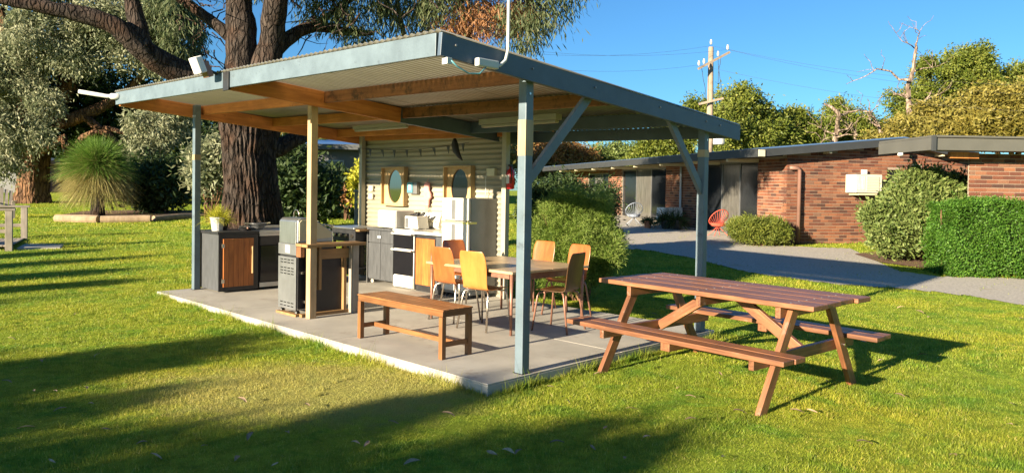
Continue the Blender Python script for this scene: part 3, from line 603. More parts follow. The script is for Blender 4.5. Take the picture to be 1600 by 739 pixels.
plank('leg', M['grey_timber'], k, (.69, .02, 0), (.69, .02, .84), .085, .1, (0, 1, 0)); plank('leg', M['counter_timber'], k, (.6, .1, 0), (.6, .1, .84), .04, .06, (0, 1, 0))
plank('leg', M['counter_timber'], k, (.17, -.03, .33), (.17, -.03, .84), .035, .07, (0, 1, 0)); plank('rail', M['counter_timber'], k, (.1, .08, .74), (.65, .08, .74), .025, .12)
plank('rail', M['counter_timber'], k, (0, .09, .02), (.72, .09, .02), .06, .04); plank('block', M['jarrah'], k, (-.02, .07, .72), (-.02, .07, .84), .05, .1, (0, 1, 0))
box('kick_panel', M['black'], k, .1, .58, .12, .13, .04, .68)

# ------------------------------------------------------------------ dining table and ply chairs
TR_ = .03
def tl(u, v): return (1.22+u*math.cos(TR_)-v*math.sin(TR_), 1.5+u*math.sin(TR_)+v*math.cos(TR_))
ca, cb = tl(.75, .62)
k = thing('dining_table', 'pale timber dining table with thin brown legs on the slab', 'table', wl(ca, cb, ZS), RZ_IN+TR_*-1)
for i in range(2): box('top_panel', M['table_top'], k, -.62+i*.621, -.002+i*.621, -.75, .75, .655, .685, .006)
box('apron', M['brown_metal'], k, -.56, .56, -.69, -.66, .58, .654); box('apron', M['brown_metal'], k, -.56, .56, .66, .69, .58, .654)
box('apron', M['brown_metal'], k, -.58, -.56, -.66, .66, .6, .654); box('apron', M['brown_metal'], k, .56, .58, -.66, .66, .6, .654)
for x in (-.57, .57):
    for y in (-.69, .69): MB().tube([(x, y, 0), (x, y, .654)], [.015, .02], 10).build('leg', M['brown_metal'], k, smooth=True)
def shell_mesh():
    """one bent ply sheet: seat, curved heel and tapered backrest; front is -y"""
    prof = [(-.21, .435), (-.19, .45), (-.08, .448), (.03, .44), (.11, .437), (.165, .45), (.195, .49), (.208, .56), (.222, .66), (.245, .78), (.27, .88)]
    wid = [.17, .19, .2, .2, .19, .18, .175, .18, .19, .195, .17]
    xs = np.linspace(-1, 1, 9); vs = []
    for (y, z), w in zip(prof, wid):
        for x in xs: vs.append((x*w, y+(.012*x*x if z < .47 else -.022*x*x), z+(.01*x*x if z < .47 else 0)))
    me = bpy.data.meshes.new('shell'); k = 9
    me.from_pydata(vs, [], [(i*k+j, i*k+j+1, (i+1)*k+j+1, (i+1)*k+j) for i in range(len(prof)-1) for j in range(k-1)])
    return me
SH = {}
for nm in ('ply_orange', 'ply_yellow', 'ply_brown'):
    me = shell_mesh(); me.materials.append(M[nm]); SH[nm] = me
leg_me = {}
def chair(label, a, b, face, ply, legmat='chrome', tilt=0):
    c = thing('ply_chair', label, 'chair', wl(a, b, ZS), face, 'bent ply chairs around the dining table')
    o = mesh_obj('ply_shell', SH[ply], None, c, smooth=True)
    sm = o.modifiers.new('solid', 'SOLIDIFY'); sm.thickness = .011; sm.offset = 0
    su = o.modifiers.new('sub', 'SUBSURF'); su.levels = 1; su.render_levels = 2
    for sx in (-1, 1):
        for sy in (-1, 1):
            key = (sx, sy, legmat)
            if key not in leg_me:
                leg_me[key] = MB().tube([(sx*.215, sy*.2+(.03 if sy > 0 else -.01), 0), (sx*.18, sy*.165, .38), (sx*.165, sy*.15, .418), (sx*.13, sy*.12, .43), (sx*.04, sy*.05, .43)], .0115, 9).build('leg', M[legmat], c, smooth=True).data
            else: mesh_obj('leg', leg_me[key], None, c)
    MB().tube([(-.15, -.1, .424), (.15, -.1, .424)], .009, 8).build('cross_bar', M[legmat], c)
    return c
def face(a, b):                                       # heading so that local -y points along local direction (a,b)
    d = U*a+V*b; return math.atan2(d.y, d.x)+math.pi/2
chair('golden yellow ply chair in front of the table, nearest the blue corner post', 1.8, 1.66, face(.12, 1), 'ply_yellow')
chair('orange ply chair at the near side of the table, nearest the barbecue', 2.42, 1.76, face(.05, 1), 'ply_orange')
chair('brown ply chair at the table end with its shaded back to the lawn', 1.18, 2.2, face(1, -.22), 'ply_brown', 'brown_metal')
chair('orange ply chair facing the lawn beside the feathery bush', 1.75, 3.0, face(.1, -1), 'ply_orange', 'brown_metal')
chair('orange ply chair partly hidden by the blue corner post', 2.42, 3.1, face(.0, -1), 'ply_orange', 'brown_metal')
chair('orange ply chair at the far table end in front of the fridge', 3.02, 2.42, face(-1, -.1), 'ply_orange')

# ------------------------------------------------------------------ slatted bench
k = thing('slatted_bench', 'low brown timber slatted bench at the lawn edge of the slab', 'bench', wl(1.56, .45, ZS), RZ_WALL)
for x in (-.65, .65):
    for y in (-.16, .16): plank('leg', M['bench'], k, (x, y, 0), (x, y, .385), .05, .05, (0, 1, 0))
for y in (-.165, .165): plank('apron', M['bench'], k, (-.675, y, .412), (.675, y, .412), .03, .05, bevel=.003)
for x in (-.66, .66): plank('end_rail', M['bench'], k, (x, -.149, .412), (x, .149, .412), .03, .05, bevel=.003)
for i in range(6): plank('slat', M['bench'], k, (-.685, -.155+i*.062, .4465), (.685, -.155+i*.062, .4465), .055, .016, bevel=.003)
for x in (-.65, .65): plank('low_rail', M['bench'], k, (x, -.135, .13), (x, .135, .13), .025, .045, bevel=.003)
plank('stretcher', M['bench'], k, (-.637, 0, .13), (.637, 0, .13), .025, .045, bevel=.003)

# ------------------------------------------------------------------ picnic table on the lawn (local x along it)
k = thing('picnic_table', 'red brown timber picnic table with attached bench seats on the lawn', 'picnic table', (1.92, 6.65, 0), R(-49.5))
J = M['jarrah']
for i in range(4): plank('top_plank', J, k, (-1.1+.012*(i % 2), -.36+i*.24, .8), (1.06-.015*(i % 3), -.36+i*.24, .8), .228, .04, bevel=.006)
for s_ in (-1, 1):
    for i in range(2): plank('seat_plank', J, k, (-1.12, s_*(.66+i*.15), .445), (1.07-.01*i, s_*(.66+i*.15), .445), .142, .04, bevel=.006)
for x in (-.8, .8):
    e = 1 if x > 0 else -1
    for s_ in (-1, 1): plank('leg', J, k, (x, s_*.745, -.02), (x, s_*.27, .777), .09, .045, (1, 0, 0))
    plank('seat_bearer', J, k, (x-e*.047, -.8, .378), (x-e*.047, .8, .378), .045, .09); plank('top_bearer', J, k, (x-e*.047, -.44, .733), (x-e*.047, .44, .733), .045, .09)
    plank('brace', J, k, (x-e*.075, 0, .37), (e*.12, 0, .75), .045, .09, (0, 0, 1))
for x in (0, ): plank('top_bearer', J, k, (x, -.42, .733), (x, .42, .733), .045, .09)
for s_ in (-1, 1): plank('seat_batten', J, k, (0, s_*.6, .39), (0, s_*.86, .39), .09, .068)
sc_ = None
for x in (-.85, 0, .85):
    for i in range(4):
        for dy in (-.06, .06):
            if sc_ is None: o = MB().lathe([(.009, 0), (.008, .002)], 8).build('screw', M['alu'], k); sc_ = o.data
            else: o = mesh_obj('screw', sc_, None, k)
            o.location = (x, -.36+i*.24+dy, .8201)
for x in (-.8, .8):
    for s_ in (-1, 1): MB().tube([(x+(.024 if x > 0 else -.024), s_*.52, .378), (x+(.034 if x > 0 else -.034), s_*.52, .378)], .012, 8).build('bolt', M['chrome'], k)
# ------------------------------------------------------------------ motel wing: gable end towards the lawn
E1 = Vector((math.cos(R(15)), math.sin(R(15)), 0)); E2 = Vector((-E1.y, E1.x, 0))
MO = Vector((6.4, 19.5, 0)); MZ = .30
mot = thing('motel_wing', 'long red brick motel wing with low gable and blue steel roof across the driveway', 'building', MO+Vector((0, 0, MZ)), R(15))
BL, BH, MJ = .228, .072, .014
brick_me = MB().box(0, BL, -.011, .02, 0, BH)
def brick_wall(parent, o, ang, L, H, holes=(), limit=0, top=None, score=None, seed=1, th=.2):
    """mortar core plus bricks in running bond, face towards local -y of a frame at o turned by ang"""
    f = Matrix.Translation(o) @ Matrix.Rotation(ang, 4, 'Z')
    top = top or (lambda x: H)
    n = 12; prof = [(L*i/n, top(L*i/n)) for i in range(n+1)]
    core = MB()
    # mortar core as strips between openings
    xsx = sorted({0, L, *[h[0] for h in holes], *[h[1] for h in holes], *[L*i/n for i in range(n+1)]})
    for i in range(len(xsx)-1):
        x0, x1 = xsx[i], xsx[i+1]; xm = (x0+x1)/2; segs = [(0, None)]
        hs = [h for h in holes if h[0] <= xm <= h[1]]
        lo = 0; parts = []
        for h in sorted(hs, key=lambda h: h[2]): parts.append((lo, h[2])); lo = h[3]
        parts.append((lo, None))
        for z0, z1 in parts:
            a, b_ = (z1, z1) if z1 is not None else (top(x0), top(x1))
            if min(a, b_) <= z0+.01: continue
            core.add([(x0, 0, z0), (x1, 0, z0), (x1, 0, b_), (x0, 0, a), (x0, th, z0), (x1, th, z0), (x1, th, b_), (x0, th, a)],
                     [(0, 1, 2, 3), (5, 4, 7, 6), (4, 5, 1, 0), (3, 2, 6, 7), (4, 0, 3, 7), (1, 5, 6, 2)])
    w = core.build('wall', M['mortar'], parent); w.matrix_local = f
    br = []
    r = 0; z = .004
    rr = random.Random(seed)
    while z+BH < H+1:
        x = -(BL+MJ)/2*(r % 2)
        while x < L:
            x0, x1 = max(0, x), min(L, x+BL)
            if x1-x0 > .05 and z+BH < min(top(x0), top(x1)):
                cut = [(x0, x1)]
                for h in holes:
                    if z+BH > h[2] and z < h[3]:
                        cut = [q for c0, c1 in cut for q in ((c0, min(c1, h[0])), (max(c0, h[1]), c1)) if q[1]-q[0] > .03]
                for c0, c1 in cut: br.append((c0, c1, z, rr.uniform(-.003, .003)))
            x += BL+MJ
        z += BH+MJ; r += 1
    full = [q for q in br if q[1]-q[0] > BL-.001]; full.sort(key=score or (lambda q: q[0])); pick = set(full[:limit])
    me = None
    for q in full[:limit]:
        if me is None: ob = brick_me.build('brick', M['brick'], w); me = ob.data
        else: ob = mesh_obj('brick', me, None, w)
        ob.location = (q[0], q[3], q[2])
    g = MB()
    for q in br:
        if q not in pick: g.box(q[0], q[1], -.011+q[3], .02, q[2], q[2]+BH)
    if g.v: tag(g.build('brick', M['brick'], w), kind='stuff')
    return w
RW, RX, EAVE, RID = 7.5, 4.5, 2.34, 2.78                          # roof width, soffit heights above MZ
gtop = lambda x: EAVE+(RID-EAVE)*((x+1.1)/RX if x+1.1 < RX else (RW-x-1.1)/(RW-RX))-.02
brick_wall(mot, Vector((1.1, .35, 0)), 0, 6.1, 3, [(3.2, 3.66, 1.75, 2.08)], 300, gtop, lambda q: (0 if .3 < q[0] < 4.2 else 1, q[0]), 3)
box('window', M['window'], mot, 4.31, 4.75, .42, .44, 1.76, 2.07)
box('sill', M['alu'], mot, 4.3, 4.76, .36, .419, 1.752, 1.765)
# driveway side, turned a quarter: local frame runs from the back to the corner
SL = 18.0
holes = [(SL-4.4, SL-1.35, .12, 2.3), (SL-11.1, SL-7.1, .3, 2.25), (SL-15, SL-12.5, .8, 2.15)]
brick_wall(mot, Vector((1.1, .35+SL, 0)), R(-90), SL-.0, 2.6, holes, 0, lambda x: 2.38)
for (h0, h1, z0, z1) in holes:
    y0, y1 = .35+SL-h1, .35+SL-h0; nseg = 3
    fr_ = MB()
    for i in range(nseg+1):
        yy = y0+(y1-y0)*i/nseg; fr_.box(1.15, 1.2, yy-.025, yy+.025, z0, z1)
    fr_.box(1.152, 1.198, y0, y1, z0, z0+.05); fr_.box(1.152, 1.198, y0, y1, z1-.05, z1)
    wd = fr_.build('window', M['alu'], mot)
    for i in range(nseg): MB().box(1.17+.004*i, 1.18+.004*i, y0+(y1-y0)*i/nseg+.026, y0+(y1-y0)*(i+1)/nseg-.026, z0+.051, z1-.051).build('pane', M['window' if i != 1 else 'curtain'], wd)
box('far_wall', M['mortar'], mot, 7.0, 7.18, .56, 18, 0, 2.3)
# roof: two slopes with thickness, eave and barge boards
YL = 18.8
for s_, nm in ((0, 'left'), (1, 'right')):
    x0, x1 = (0, RX) if s_ == 0 else (RX, RW); za, zb = (EAVE, RID) if s_ == 0 else (RID, EAVE)
    MB().prism([(x0, za+.17), (x1, zb+.17), (x1, zb+.205), (x0, za+.205)], 'y', -.03, YL).build('roof', M['roof_blue'], mot, fix=True)
    MB().prism([(x0, za-.03), (x1, zb-.03), (x1, zb+.167), (x0, za+.167)], 'y', -.06, -.02).build('barge_board', M['fascia_grey'], mot, fix=True)
    MB().prism([(x0+.02, za-.01), (x1, zb-.01), (x1, zb+.005), (x0+.02, za+.005)], 'y', -.015, YL-.05).build('soffit', M['soffit'], mot, fix=True)
box('eave_board', M['fascia_grey'], mot, -.035, -.002, -.055, YL, EAVE-.03, EAVE+.19)
box('gutter_end', M['cream'], mot, -.06, .12, -.1, -.062, EAVE-.02, EAVE+.15)
for i in range(8): box('beam_end', M['cream'], mot, .05, 1.05, 1.6+i*2.1, 1.68+i*2.1, EAVE-.1, EAVE-.012)
for x in (2.2, 3.9, 5.9): box('beam_end', M['cream'], mot, x-.04, x+.04, .02, .3, gtop(x-1.1)-.07, gtop(x-1.1)+.004)
box('wall_vent', M['cream'], mot, 5.15, 5.45, .32, .338, 1.98, 2.26)
MB().tube([(1.12, .26, 2.06), (1.36, .26, 2.06), (1.42, .26, 2.0), (1.42, .26, .02)], .05, 10).build('downpipe', M['pipe_brown'], mot, smooth=True)
MB().tube([(1.03, 6.2, 2.3), (1.03, 6.2, .6), (.9, 6.15, .5)], .04, 10).build('downpipe', M['pvc'], mot, smooth=True)
ac = thing('wall_air_conditioner', 'cream box air conditioner mounted on the brick gable wall', 'air conditioner', MO+E1*3.35+E2*.33+Vector((0, 0, MZ+1.42)), R(15))
box('case', M['aircon'], ac, -.42, .42, -.42, 0, 0, .5, .015); box('front_grille', M['cream'], ac, -.1, .32, -.432, -.4205, .05, .45, .01)
for i in range(9): box('louvre', M['aircon'], ac, -.08, .3, -.44, -.4325, .07+i*.042, .09+i*.042, 0)
for i in range(6): box('louvre', M['pot_grey'], ac, -.4+i*.045, -.375+i*.045, -.43, -.4205, .08, .44, 0)
box('bracket', M['cream'], ac, -.3, .3, -.38, 0, -.06, -.001); box('junction_box', M['plastic_white'], ac, .08, .2, -.1, 0, .52, .64)
fl = thing('security_light', 'white security floodlight under the motel gable peak', 'light', MO+E1*4.4+E2*-.1+Vector((0, 0, MZ+2.68)), R(15))
MB().tube([(0, 0, 0), (-.12, -.1, -.08), (-.28, -.22, -.22)], [.05, .035, .07], 10).build('lamp_arm', M['plastic_white'], fl, smooth=True); box('mount', M['plastic_white'], fl, -.08, .12, -.02, .03, -.05, .07)
# second brick building at the right edge
BO = Vector((9.42, 15.45, 0))
b2 = thing('brick_cottage', 'red brick building with deep olive grey fascia behind the clipped hedge', 'building', BO+Vector((0, 0, .13)), R(2))
brick_wall(b2, Vector((0, 0, 0)), 0, 4.6, 2.75, (), 300, lambda x: 2.42, lambda q: (0 if q[2] > 1.2 and q[0] < 3.0 else 1, q[0]), 9, .05)
MB().prism([(.03, .051), (4.55, .051), (6.5, 5), (3.9, 5)], 'z', 0, 2.42).build('side_wall', M['brick'], b2, fix=True); box('fascia_board', M['fascia_olive'], b2, -1.15, 5.2, -.62, -.58, 2.44, 2.68)
box('roof', M['fascia_olive'], b2, -1.17, 5.2, -.66, 1.4, 2.69, 2.73); box('end_board', M['fascia_olive'], b2, -1.18, -1.151, -.6, 1.4, 2.44, 2.685); box('corner_cap', M['fascia_grey'], b2, -1.2, -1.12, -.67, -.625, 2.42, 2.72)
box('soffit', M['soffit'], b2, -1.15, 5.2, -.578, -.02, 2.45, 2.46); box('beam', M['beam'], b2, -.6, -.01, -.3, -.2, 2.3, 2.43); box('beam', M['cream_timber'], b2, 2.9, 3.0, -.4, -.05, 2.3, 2.43)

# ------------------------------------------------------------------ vegetation helpers
def rand_dirs(rg, n):
    d = rg.normal(0, 1, (n, 3)); return d/np.linalg.norm(d, axis=1)[:, None]
def leafset(rg, P, d, L, Wd, jitter=.35):
    n = len(P); Ls = L*rg.uniform(1-jitter, 1+jitter, n)[:, None]; side = np.cross(d, rand_dirs(rg, n)); side /= np.linalg.norm(side, axis=1)[:, None]+1e-9
    side = side*(Wd*.5)*rg.uniform(.7, 1.2, n)[:, None]
    return np.stack([P, P+d*Ls*.5+side, P+d*Ls, P+d*Ls*.5-side], 1)
def lumpy(lobes, k=5, f=.45, seed=1):
    """break smooth lobes into uneven sub-lobes"""
    rr = random.Random(seed); out = []
    for c, r in lobes:
        out.append((c, tuple(q*.78 for q in r)))
        for _ in range(k):
            d = Vector((rr.gauss(0, 1), rr.gauss(0, 1), rr.gauss(.25, 1))).normalized(); g = f*rr.uniform(.6, 1.25); t = rr.uniform(.62, .95)
            out.append((tuple(c[i]+d[i]*r[i]*t for i in range(3)), tuple(q*g for q in r)))
    return out
def crown_pts(rg, lobes, nclump, per, cr, shell=.55):
    """leaf positions: clumps spread through ellipsoid lobes (centre, radii), denser near the outside"""
    vol = np.array([(l[1][0]*l[1][1]*l[1][2])**.67 for l in lobes]); idx = rg.choice(len(lobes), nclump, p=vol/vol.sum())
    c = np.array([l[0] for l in lobes], float)[idx]; r = np.array([l[1] for l in lobes], float)[idx]
    d = rand_dirs(rg, nclump); rad = rg.uniform(0, 1, nclump)**(1/3)*(1-shell)+shell*rg.uniform(.75, 1.05, nclump)+(rg.uniform(0, 1, nclump) < .05)*rg.uniform(0, .25, nclump)
    cc = c+d*r*rad[:, None]; s = cr*rg.uniform(.6, 1.4, nclump)
    P = np.repeat(cc, per, 0)+rg.normal(0, 1, (nclump*per, 3))*np.repeat(s, per)[:, None]
    return P, np.repeat(d, per, 0)
def crown(name, parent, lobes, nclump, per, cr, L, Wd, mat, seed, droop=.3, out=.5, shell=.55, zmin=None):
    rg = np.random.default_rng(seed); P, o = crown_pts(rg, lobes, nclump, per, cr, shell)
    if zmin is not None: P = P[P[:, 2] > zmin]; o = o[:len(P)]
    d = rand_dirs(rg, len(P))+o*out+np.array([0, 0, -droop]); d /= np.linalg.norm(d, axis=1)[:, None]
    return quads(name, leafset(rg, P, d, L, Wd), mat, parent)
def limb_path(p0, p1, rr, wob=.08, n=7, sag=0):
    p0, p1 = Vector(p0), Vector(p1); L = (p1-p0).length; out = []
    for i in range(n+1):
        t = i/n; q = p0.lerp(p1, t); w = wob*L*math.sin(math.pi*t)
        out.append(q+Vector((rr.uniform(-w, w), rr.uniform(-w, w), rr.uniform(-w, w)*.6+sag*L*math.sin(math.pi*t))))
    return out
def taper(r0, r1, n): return [r0+(r1-r0)*i/n for i in range(n+1)]
def lob(px, py, rx, ry, Y, depth=None):
    c = at(px, py, Y); k = Y/FPX; return (tuple(c), (rx*k, depth or (rx+ry)*.5*k, ry*k))
def rel(lobes, base): return [((c[0]-base[0], c[1]-base[1], c[2]-base[2]), r) for c, r in lobes]
def tree(name, label, base, lobes, tr, barkm, leafm, nclump, per, cr, L, Wd, seed, group=None, droop=.3, fork=.45, cat='tree'):
    t = thing(name, label, cat, base, 0, group); lb = rel(lobes, base); rr = random.Random(seed)
    zc = sum(l[0][2] for l in lb)/len(lb); cx = sum(l[0][0] for l in lb)/len(lb); cy = sum(l[0][1] for l in lb)/len(lb)
    fk = Vector((cx*fork, cy*fork, zc*fork+.3)); g = MB()
    g.tube(limb_path((0, 0, -.2), fk, rr, .03, 6), [tr*1.35]+taper(tr, tr*.7, 5), 10)
    for c, r in lb:
        g.tube(limb_path(fk, c, rr, .09, 6), taper(tr*.55, tr*.12, 6), 7)
        for k in range(3):
            d = Vector((rr.uniform(-1, 1), rr.uniform(-1, 1), rr.uniform(-.4, 1))); e = Vector(c)+Vector((d.x*r[0], d.y*r[1], d.z*r[2]))*.8
            g.tube(limb_path(Vector(c).lerp(fk, .3), e, rr, .12, 5), taper(tr*.16, tr*.04, 5), 5)
    g.build('trunk', barkm, t, smooth=True)
    crown('crown', t, lumpy(lb, 5, .42, seed), nclump, per, cr, L, Wd, leafm, seed, droop)
    return t

# ------------------------------------------------------------------ the big gum behind the shelter
GB = Vector((-4.92, 14.3, float(zt(14.3))))
gum = thing('gum_tree', 'huge dark furrowed gum tree spreading its limbs above the shelter', 'tree', GB)
def furrowed(path, rad, n, seed, depth=.07):
    """thick trunk with vertical ridges"""
    rg = np.random.default_rng(seed); P = np.array([tuple(p) for p in path]); t = np.linspace(0, 1, len(P)); m = 90
    tt = np.linspace(0, 1, m); C3 = np.stack([np.interp(tt, t, P[:, i]) for i in range(3)], 1); rr_ = np.interp(tt, t, rad)
    ang = np.linspace(0, 2*np.pi, n, endpoint=False); rid = np.zeros((m, n))
    for k in range(26):
        f = rg.integers(14, 60); ph = rg.uniform(0, 6.3); w = rg.uniform(-6, 6); w2 = rg.uniform(3, 14)
        rid += np.sin(f*ang[None]+ph+w*tt[:, None]*3+.8*np.sin(w2*tt[:, None]*3+ph))*rg.uniform(.3, 1)/4
    rid = np.abs(rid)**.7*np.sign(rid); butt = 1+.06*np.sin(3*ang+1)[None]+.05*np.sin(5*ang)[None]
    rad2 = rr_[:, None]*(butt+depth*rid)
    vs = np.stack([C3[:, None, 0]+np.cos(ang)[None]*rad2, C3[:, None, 1]+np.sin(ang)[None]*rad2, np.repeat(C3[:, 2:3], n, 1)], -1).reshape(-1, 3)
    g = MB(); g.add(vs.tolist(), [(i*n+k, i*n+(k+1) % n, (i+1)*n+(k+1) % n, (i+1)*n+k) for i in range(m-1) for k in range(n)]); return g
def ga(x, y, Y=14.3): return at(x, y, Y)-GB
g = furrowed([(0, 0, -.3), ga(392, 345), ga(390, 290), ga(386, 240), ga(388, 190), ga(385, 150)], [.76, .55, .47, .46, .55, .46], 260, 2, .036)
g.build('trunk', M['gum_bark'], gum, smooth=True)
rr = random.Random(8)
def limb(pts, r0, r1, n=14, name='limb', mat='gum_bark'):
    P = [Vector(p) for p in pts]; Q = []; r0 *= .86; r1 *= .8
    for i in range(len(P)-1):
        for k in range(4):
            t = k/4; a, b_, c_, d_ = P[max(i-1, 0)], P[i], P[i+1], P[min(i+2, len(P)-1)]
            q = .5*((2*b_)+(c_-a)*t+(2*a-5*b_+4*c_-d_)*t*t+(3*b_-a-3*c_+d_)*t**3); Q.append(q+Vector([rr.uniform(-1, 1)*r0*.05 for _ in range(3)]))
    Q.append(P[-1]); rad = [(r0+(r1-r0)*i/(len(Q)-1))*rr.uniform(.93, 1.07) for i in range(len(Q))]
    return MB().tube(Q, rad, n).build(name, M[mat], gum, smooth=True)
limb([ga(380, 190), ga(378, 120), ga(378, 60), ga(372, 0), ga(365, -90), ga(350, -180)], .42, .2)
limb([ga(395, 190), ga(405, 130), ga(424, 70), ga(430, 0, 14), ga(450, -90, 13.8), ga(470, -180, 13.5)], .36, .18)
limb([ga(375, 195), ga(320, 135, 14), ga(265, 105, 13.6), ga(222, 78, 13.2), ga(180, 42, 12.9), ga(120, 22, 12.6), ga(50, 8, 12.3), ga(-40, -8, 12)], .34, .09)
limb([ga(225, 80, 13.2), ga(214, 40, 13.2), ga(206, 0, 13.2), ga(190, -70, 13.1)], .22, .12)
limb([ga(372, 70), ga(345, 45, 14.2), ga(310, 18, 14.2), ga(270, -8, 14.1), ga(220, -40, 14)], .16, .06)
limb([ga(410, 105), ga(445, 65, 14.6), ga(490, 42, 14.9), ga(540, 50, 15.2), ga(585, 52, 15.4)], .2, .06)
limb([ga(395, 235), ga(430, 232, 14.6), ga(462, 217, 14.9), ga(500, 205, 15.2), ga(560, 190, 15.6), ga(640, 170, 16)], .24, .09)
limb([ga(490, 42, 14.9), ga(520, 20, 15), ga(560, -10, 15), ga(600, -50, 15)], .09, .04)
limb([ga(640, 90, 15.8), ga(630, 50, 15.8), ga(622, 10, 15.6), ga(612, -60, 15.5)], .07, .05, 9, 'limb', 'limb_pale')
limb([ga(560, 190, 15.6), ga(610, 130, 15.8), ga(640, 90, 15.8)], .1, .07, 9)
limb([ga(430, -10, 14), ga(520, -60, 14), ga(640, -70, 14), ga(760, -40, 14), ga(830, 0, 14)], .13, .03, 9)
limb([ga(745, 70, 15.6), ga(728, 50, 15.4), ga(722, 20, 15.3), ga(700, -50, 15)], .09, .06, 9)
limb([ga(640, 170, 16), ga(700, 120, 15.9), ga(745, 70, 15.6)], .09, .08, 9)
tw = MB()                                               # bare twigs against the sky
for i in range(90):
    x, y = rr.choice([(340, 40), (300, 30), (330, 90), (480, 40), (520, 30), (560, 40), (620, 40), (700, 30), (760, 40), (800, 40)]); p0 = ga(x+rr.uniform(-20, 20), y+rr.uniform(-30, 20), rr.uniform(13.8, 15.6))
    p1 = p0+Vector((rr.uniform(-.7, .7), rr.uniform(-.5, .5), rr.uniform(-.8, .5))); tw.tube(limb_path(p0, p1, rr, .14, 5), taper(.016, .004, 5), 4, False)
tag(tw.build('twigs', M['gum_bark'], gum), kind='stuff')
gl = [lob(x, y, rx, ry, Y) for x, y, rx, ry, Y in ((520, 25, 45, 30, 15), (575, 10, 50, 35, 15.2), (640, 20, 50, 34, 15.6), (560, 62, 26, 16, 15.2), (690, 5, 45, 30, 15), (850, 15, 46, 30, 14.6), (810, 45, 36, 36, 14.6),
      (480, -50, 120, 40, 14.5), (700, -60, 160, 40, 14.5), (300, -110, 200, 50, 14), (820, -40, 80, 30, 14.5), (270, 5, 20, 14, 14), (880, -10, 30, 22, 14.4), (400, -48, 190, 26, 14.5))]  # last lobe added above the view to shade the motel porch
crown('leaves', gum, rel(gl, GB), 1100, 34, .13, .17, .024, M['leaf_gum'], 11, droop=1.5, out=.2, shell=.3)
gd = [lob(x, y, rx, ry, Y) for x, y, rx, ry, Y in ((735, 20, 46, 24, 15.2), (775, 30, 40, 26, 15), (710, 45, 22, 10, 15.2), (820, 20, 40, 22, 15))]
crown('dry_leaves', gum, rel(gd, GB), 230, 26, .13, .17, .022, M['leaf_dead'], 12, droop=1.2, out=.2, shell=.3)

# ------------------------------------------------------------------ silver leaved tree on the left
sb_ = ground(50, 318); sb_.y = 33; sb_ = Vector((at(50, 318, 33).x, 33, float(zt(33))))
sv = thing('silver_tree', 'massive silver leaved tree with thick brown trunk at the left edge', 'tree', sb_)
def sa(x, y, Y=33): return at(x, y, Y)-sb_
g = furrowed([(0, 0, -.3), sa(50, 300), sa(52, 270), sa(58, 230), sa(66, 190)], [.8, .6, .56, .5, .42], 90, 4, .05); g.build('trunk', M['bark_brown'], sv, smooth=True)
g = MB(); rr = random.Random(5)
for pts, r0, r1 in (([(60, 220), (85, 170), (120, 110), (150, 40), (160, -60)], .5, .2), ([(55, 230), (40, 160), (20, 90), (0, 10)], .45, .15), ([(64, 235), (100, 215), (110, 250), (92, 285)], .22, .12), ([(70, 200), (130, 180), (190, 150), (250, 90)], .35, .1), ([(110, 250), (130, 215), (165, 200), (215, 215)], .2, .08), ([(95, 190), (100, 140), (90, 80)], .25, .1), ([(130, 180), (175, 215), (205, 262)], .2, .1)):
    P = [sa(x, y, 32) for x, y in pts]; Q = []
    for i in range(len(P)-1): Q += limb_path(P[i], P[i+1], rr, .05, 3)[:-1]
    Q.append(P[-1]); g.tube(Q, taper(r0, r1, len(Q)-1), 8)
g.build('limbs', M['bark_brown'], sv, smooth=True)
sL = [lob(x, y, rx, ry, Y) for x, y, rx, ry, Y in ((15, 110, 62, 50, 30), (75, 50, 70, 45, 30), (25, 205, 58, 34, 29.5), (70, 165, 30, 26, 29.5), (165, 40, 66, 40, 30.5), (225, 45, 46, 40, 31), (120, 95, 40, 22, 30),
      (60, -40, 130, 50, 31), (200, -50, 110, 50, 32), (-60, 150, 70, 110, 31), (250, 200, 44, 34, 29), (218, 236, 30, 22, 29), (6, 255, 26, 22, 29.5), (286, 160, 22, 26, 29), (215, 100, 40, 16, 30.5))]
crown('silver_leaves', sv, lumpy(rel(sL, sb_), 4, .36, 3), 1650, 70, .2, .17, .06, M['leaf_silver'], 21, droop=.8, out=.45, shell=.85)
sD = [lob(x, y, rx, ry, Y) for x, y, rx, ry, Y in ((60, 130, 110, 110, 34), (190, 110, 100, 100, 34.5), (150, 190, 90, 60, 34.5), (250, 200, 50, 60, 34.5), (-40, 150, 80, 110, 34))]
crown('shaded_leaves', sv, rel(sD, sb_), 1300, 22, .3, .3, .12, M['leaf_dark'], 22, droop=.6, shell=.4)  # shade inside the crown carried by a darker leaf colour
sG = [lob(x, y, rx, ry, Y) for x, y, rx, ry, Y in ((285, 55, 26, 50, 31), (265, 20, 40, 30, 31), (300, 95, 14, 20, 31))]
crown('green_leaves', sv, rel(sG, sb_), 420, 26, .16, .28, .05, M['leaf_gum'], 23, droop=1.5, shell=.5)
